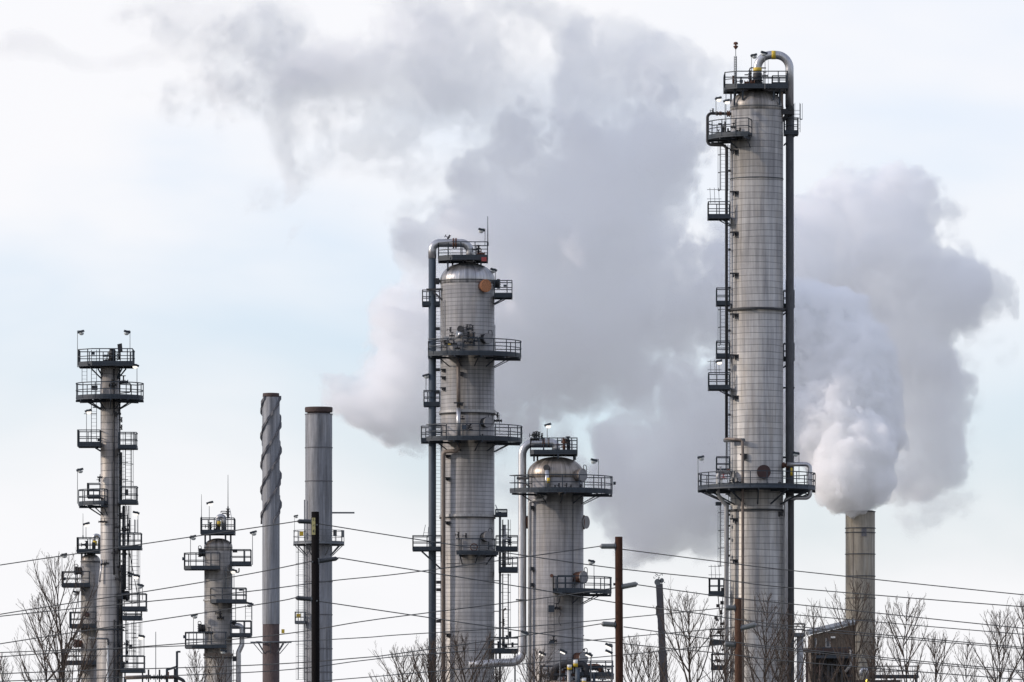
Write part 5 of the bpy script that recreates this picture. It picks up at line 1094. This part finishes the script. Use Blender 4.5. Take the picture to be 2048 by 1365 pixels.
# ================================================================== bare trees
TG = 'bare trees in front of the plant'
def bare_tree(px, top, wpx, Y, label, seed, fork=0.0, dens=1.0, lean=0.0, low=1440, stems=1, main=1.0):
    rg = random.Random(seed); lean = lean or rg.uniform(-.35, .35); ang0 = rg.uniform(-5, 12); top += 14; t = T('bare_tree', px, Y, label, 'tree', TG)
    H = t.z(top); tr = MB(); cr = MB(); W_ = t.m(wpx * 1.15)
    zlow = t.z(low)
    pix = Y / F
    def twig(mb, p, d, L_, r, lvl):
        n = 4 if lvl < 2 else 3; pts = [p]; q = p.copy(); dd = d.copy()
        for i in range(n):
            dd = (dd + Vector((rg.gauss(0, .09), rg.gauss(0, .09), .09 + .05 * lvl))).normalized(); q = q + dd * L_ / n; pts.append(q.copy())
        mb.path(pts, r, 4 if lvl < 2 else 3, cap=False, r1=max(r * .30, .005))
        if lvl >= 3 and L_ < .45 or lvl >= 4: return
        kn = int((8, 8, 5, 3)[lvl] * (1 if L_ > 1.0 else .7))
        for k in range(kn):
            w = .18 + .78 * (k + rg.random()) / kn; i = min(int(w * n), n - 1); fr = w * n - i; s_ = pts[i].lerp(pts[i + 1], fr)
            ax = (pts[i + 1] - pts[i]).normalized(); az_ = rg.uniform(0, 2 * math.pi); sd_ = Vector((math.cos(az_), math.sin(az_), 0)); sd_ = (sd_ - ax * sd_.dot(ax)).normalized()
            an = R_(rg.uniform(26, 44)); nd = (ax * math.cos(an) + sd_ * math.sin(an)); nd.z = max(nd.z, .25); nd.normalize()
            twig(mb, s_, nd, L_ * (1.0 - w * .55) * rg.uniform(.36, .55), max(r * (1 - .65 * w) * .5, .005), lvl + 1)
    for s_ in range(stems):
        a = rg.uniform(0, 6.28); off = Vector((math.cos(a), math.sin(a) * .6, 0)) * (.25 if stems > 1 else 0)
        ln = Vector((lean * W_, 0, 0)) + (Vector((math.cos(a) * W_ * .5, math.sin(a) * W_ * .3, 0)) if stems > 1 else Vector((0, 0, 0)))
        Hs = H * (1 if s_ == 0 else rg.uniform(.85, .97)); pts = []
        for i in range(13):
            w = i / 12; pts.append(Vector((off.x + ln.x * w ** 1.4 + rg.gauss(0, .05), off.y + ln.y * w ** 1.4 + rg.gauss(0, .05), Hs * w)))
        r0 = .012 * H * main / (1.5 if stems > 1 else 1)
        tr.path(pts, lambda i: max(r0 * (1 - i / 12.4) ** 1.15 * 1.0, .012), 8, cap=False)
        span = max(H - t.z(1365), 1.5); nb = int(25 * dens / (1 + .5 * (stems - 1)))
        for k in range(nb):
            u_ = (k + rg.random()) / nb; zz = Hs - span * (.06 + 1.75 * (1 - u_) ** 1.15); w = zz / Hs
            if w < .15: continue
            i = min(int(w * 12), 11); p = pts[i].lerp(pts[i + 1], w * 12 - i)
            dp = (Hs - zz) / span
            az_ = k * 2.4 + rg.uniform(-.5, .5); an = R_(rg.uniform(22, 42) + ang0 * .6); d = Vector((math.sin(an) * math.cos(az_), math.sin(an) * math.sin(az_), math.cos(an)))
            prof = min(1, dp * 1.0) ** .6 + max(0, dp - 1) * .35
            L_ = W_ / math.sin(an) * prof * rg.uniform(.8, 1.15)
            L_ = min(L_, (Hs - p.z) / max(d.z, .3) * rg.uniform(.8, 1.0) + .15)
            twig(cr, p, d, max(L_, .4), min(max(.009 * L_ + .012, .016), .06), 1)
    add(t, tr, 'trunk', M_['bark']); add(t, cr, 'crown', M_['twig'])
    return t
bare_tree(148, 1100, 90, 330, 'biggest bare tree at the far left, in front of the slender column', 1, lean=-.4, dens=1.0, low=1365, main=1.0)
bare_tree(120, 1180, 75, 345, 'smaller bare tree leaning left beside the biggest one at the far left', 2, lean=-.5, dens=.8)
bare_tree(8, 1300, 30, 340, 'low bare tree cut by the left edge of the picture', 3, dens=.7)
bare_tree(396, 1290, 26, 330, 'small bare tree left of the low column', 4, dens=.6)
bare_tree(440, 1300, 30, 325, 'small bare tree in front of the low column', 41, dens=.6)
bare_tree(790, 1290, 60, 360, 'bushy bare tree left of the central column foot', 5, dens=.9, stems=2)
bare_tree(885, 1275, 60, 350, 'bushy bare tree in front of the central column, left one', 6, dens=1.0, stems=2)
bare_tree(960, 1262, 62, 355, 'bushy bare tree in front of the central column, right one', 7, dens=1.0, stems=2)
bare_tree(1060, 1290, 44, 352, 'bare tree in front of the gap between the two central columns', 8, dens=.9, stems=2)
bare_tree(1265, 1265, 40, 340, 'thin bare tree just right of the red brown pole', 9, dens=.7)
bare_tree(1310, 1285, 44, 345, 'bare tree in front of the crane boom', 91, dens=.7)
bare_tree(1400, 1180, 78, 335, 'tall bare tree between the crane boom and the tallest column', 10, lean=-.35, dens=1.0, main=.8)
bare_tree(1450, 1235, 50, 350, 'bare tree at the left foot of the tallest column', 11, dens=.8)
bare_tree(1532, 1180, 62, 330, 'tall bare tree in front of the tallest column', 12, dens=1.0, main=.8)
bare_tree(1588, 1215, 56, 342, 'bare tree in front of the dark downcomer of the tallest column', 13, dens=.9, main=.8)
bare_tree(1640, 1195, 44, 350, 'bare tree in front of the brown building, left one', 14, dens=.9, main=.8)
bare_tree(1694, 1150, 62, 335, 'tall bare tree in front of the brown building and the tan stack', 15, dens=1.0, main=.9)
bare_tree(1752, 1230, 40, 345, 'bare tree close to the right side of the tan stack', 16, dens=.8)
bare_tree(1810, 1190, 66, 330, 'well shaped bare tree right of the tan stack', 17, dens=1.0, main=.9)
bare_tree(1880, 1260, 44, 350, 'thin bare tree between the two big ones at the right', 18, dens=.7)
bare_tree(1993, 1212, 62, 335, 'bare tree near the right edge of the picture', 19, dens=1.0, main=.8)
bare_tree(1925, 1275, 30, 348, 'slim bare tree left of the last big one at the right', 20, dens=.7)
bare_tree(2058, 1190, 50, 340, 'bare tree cut by the right edge of the picture', 21, dens=.9)
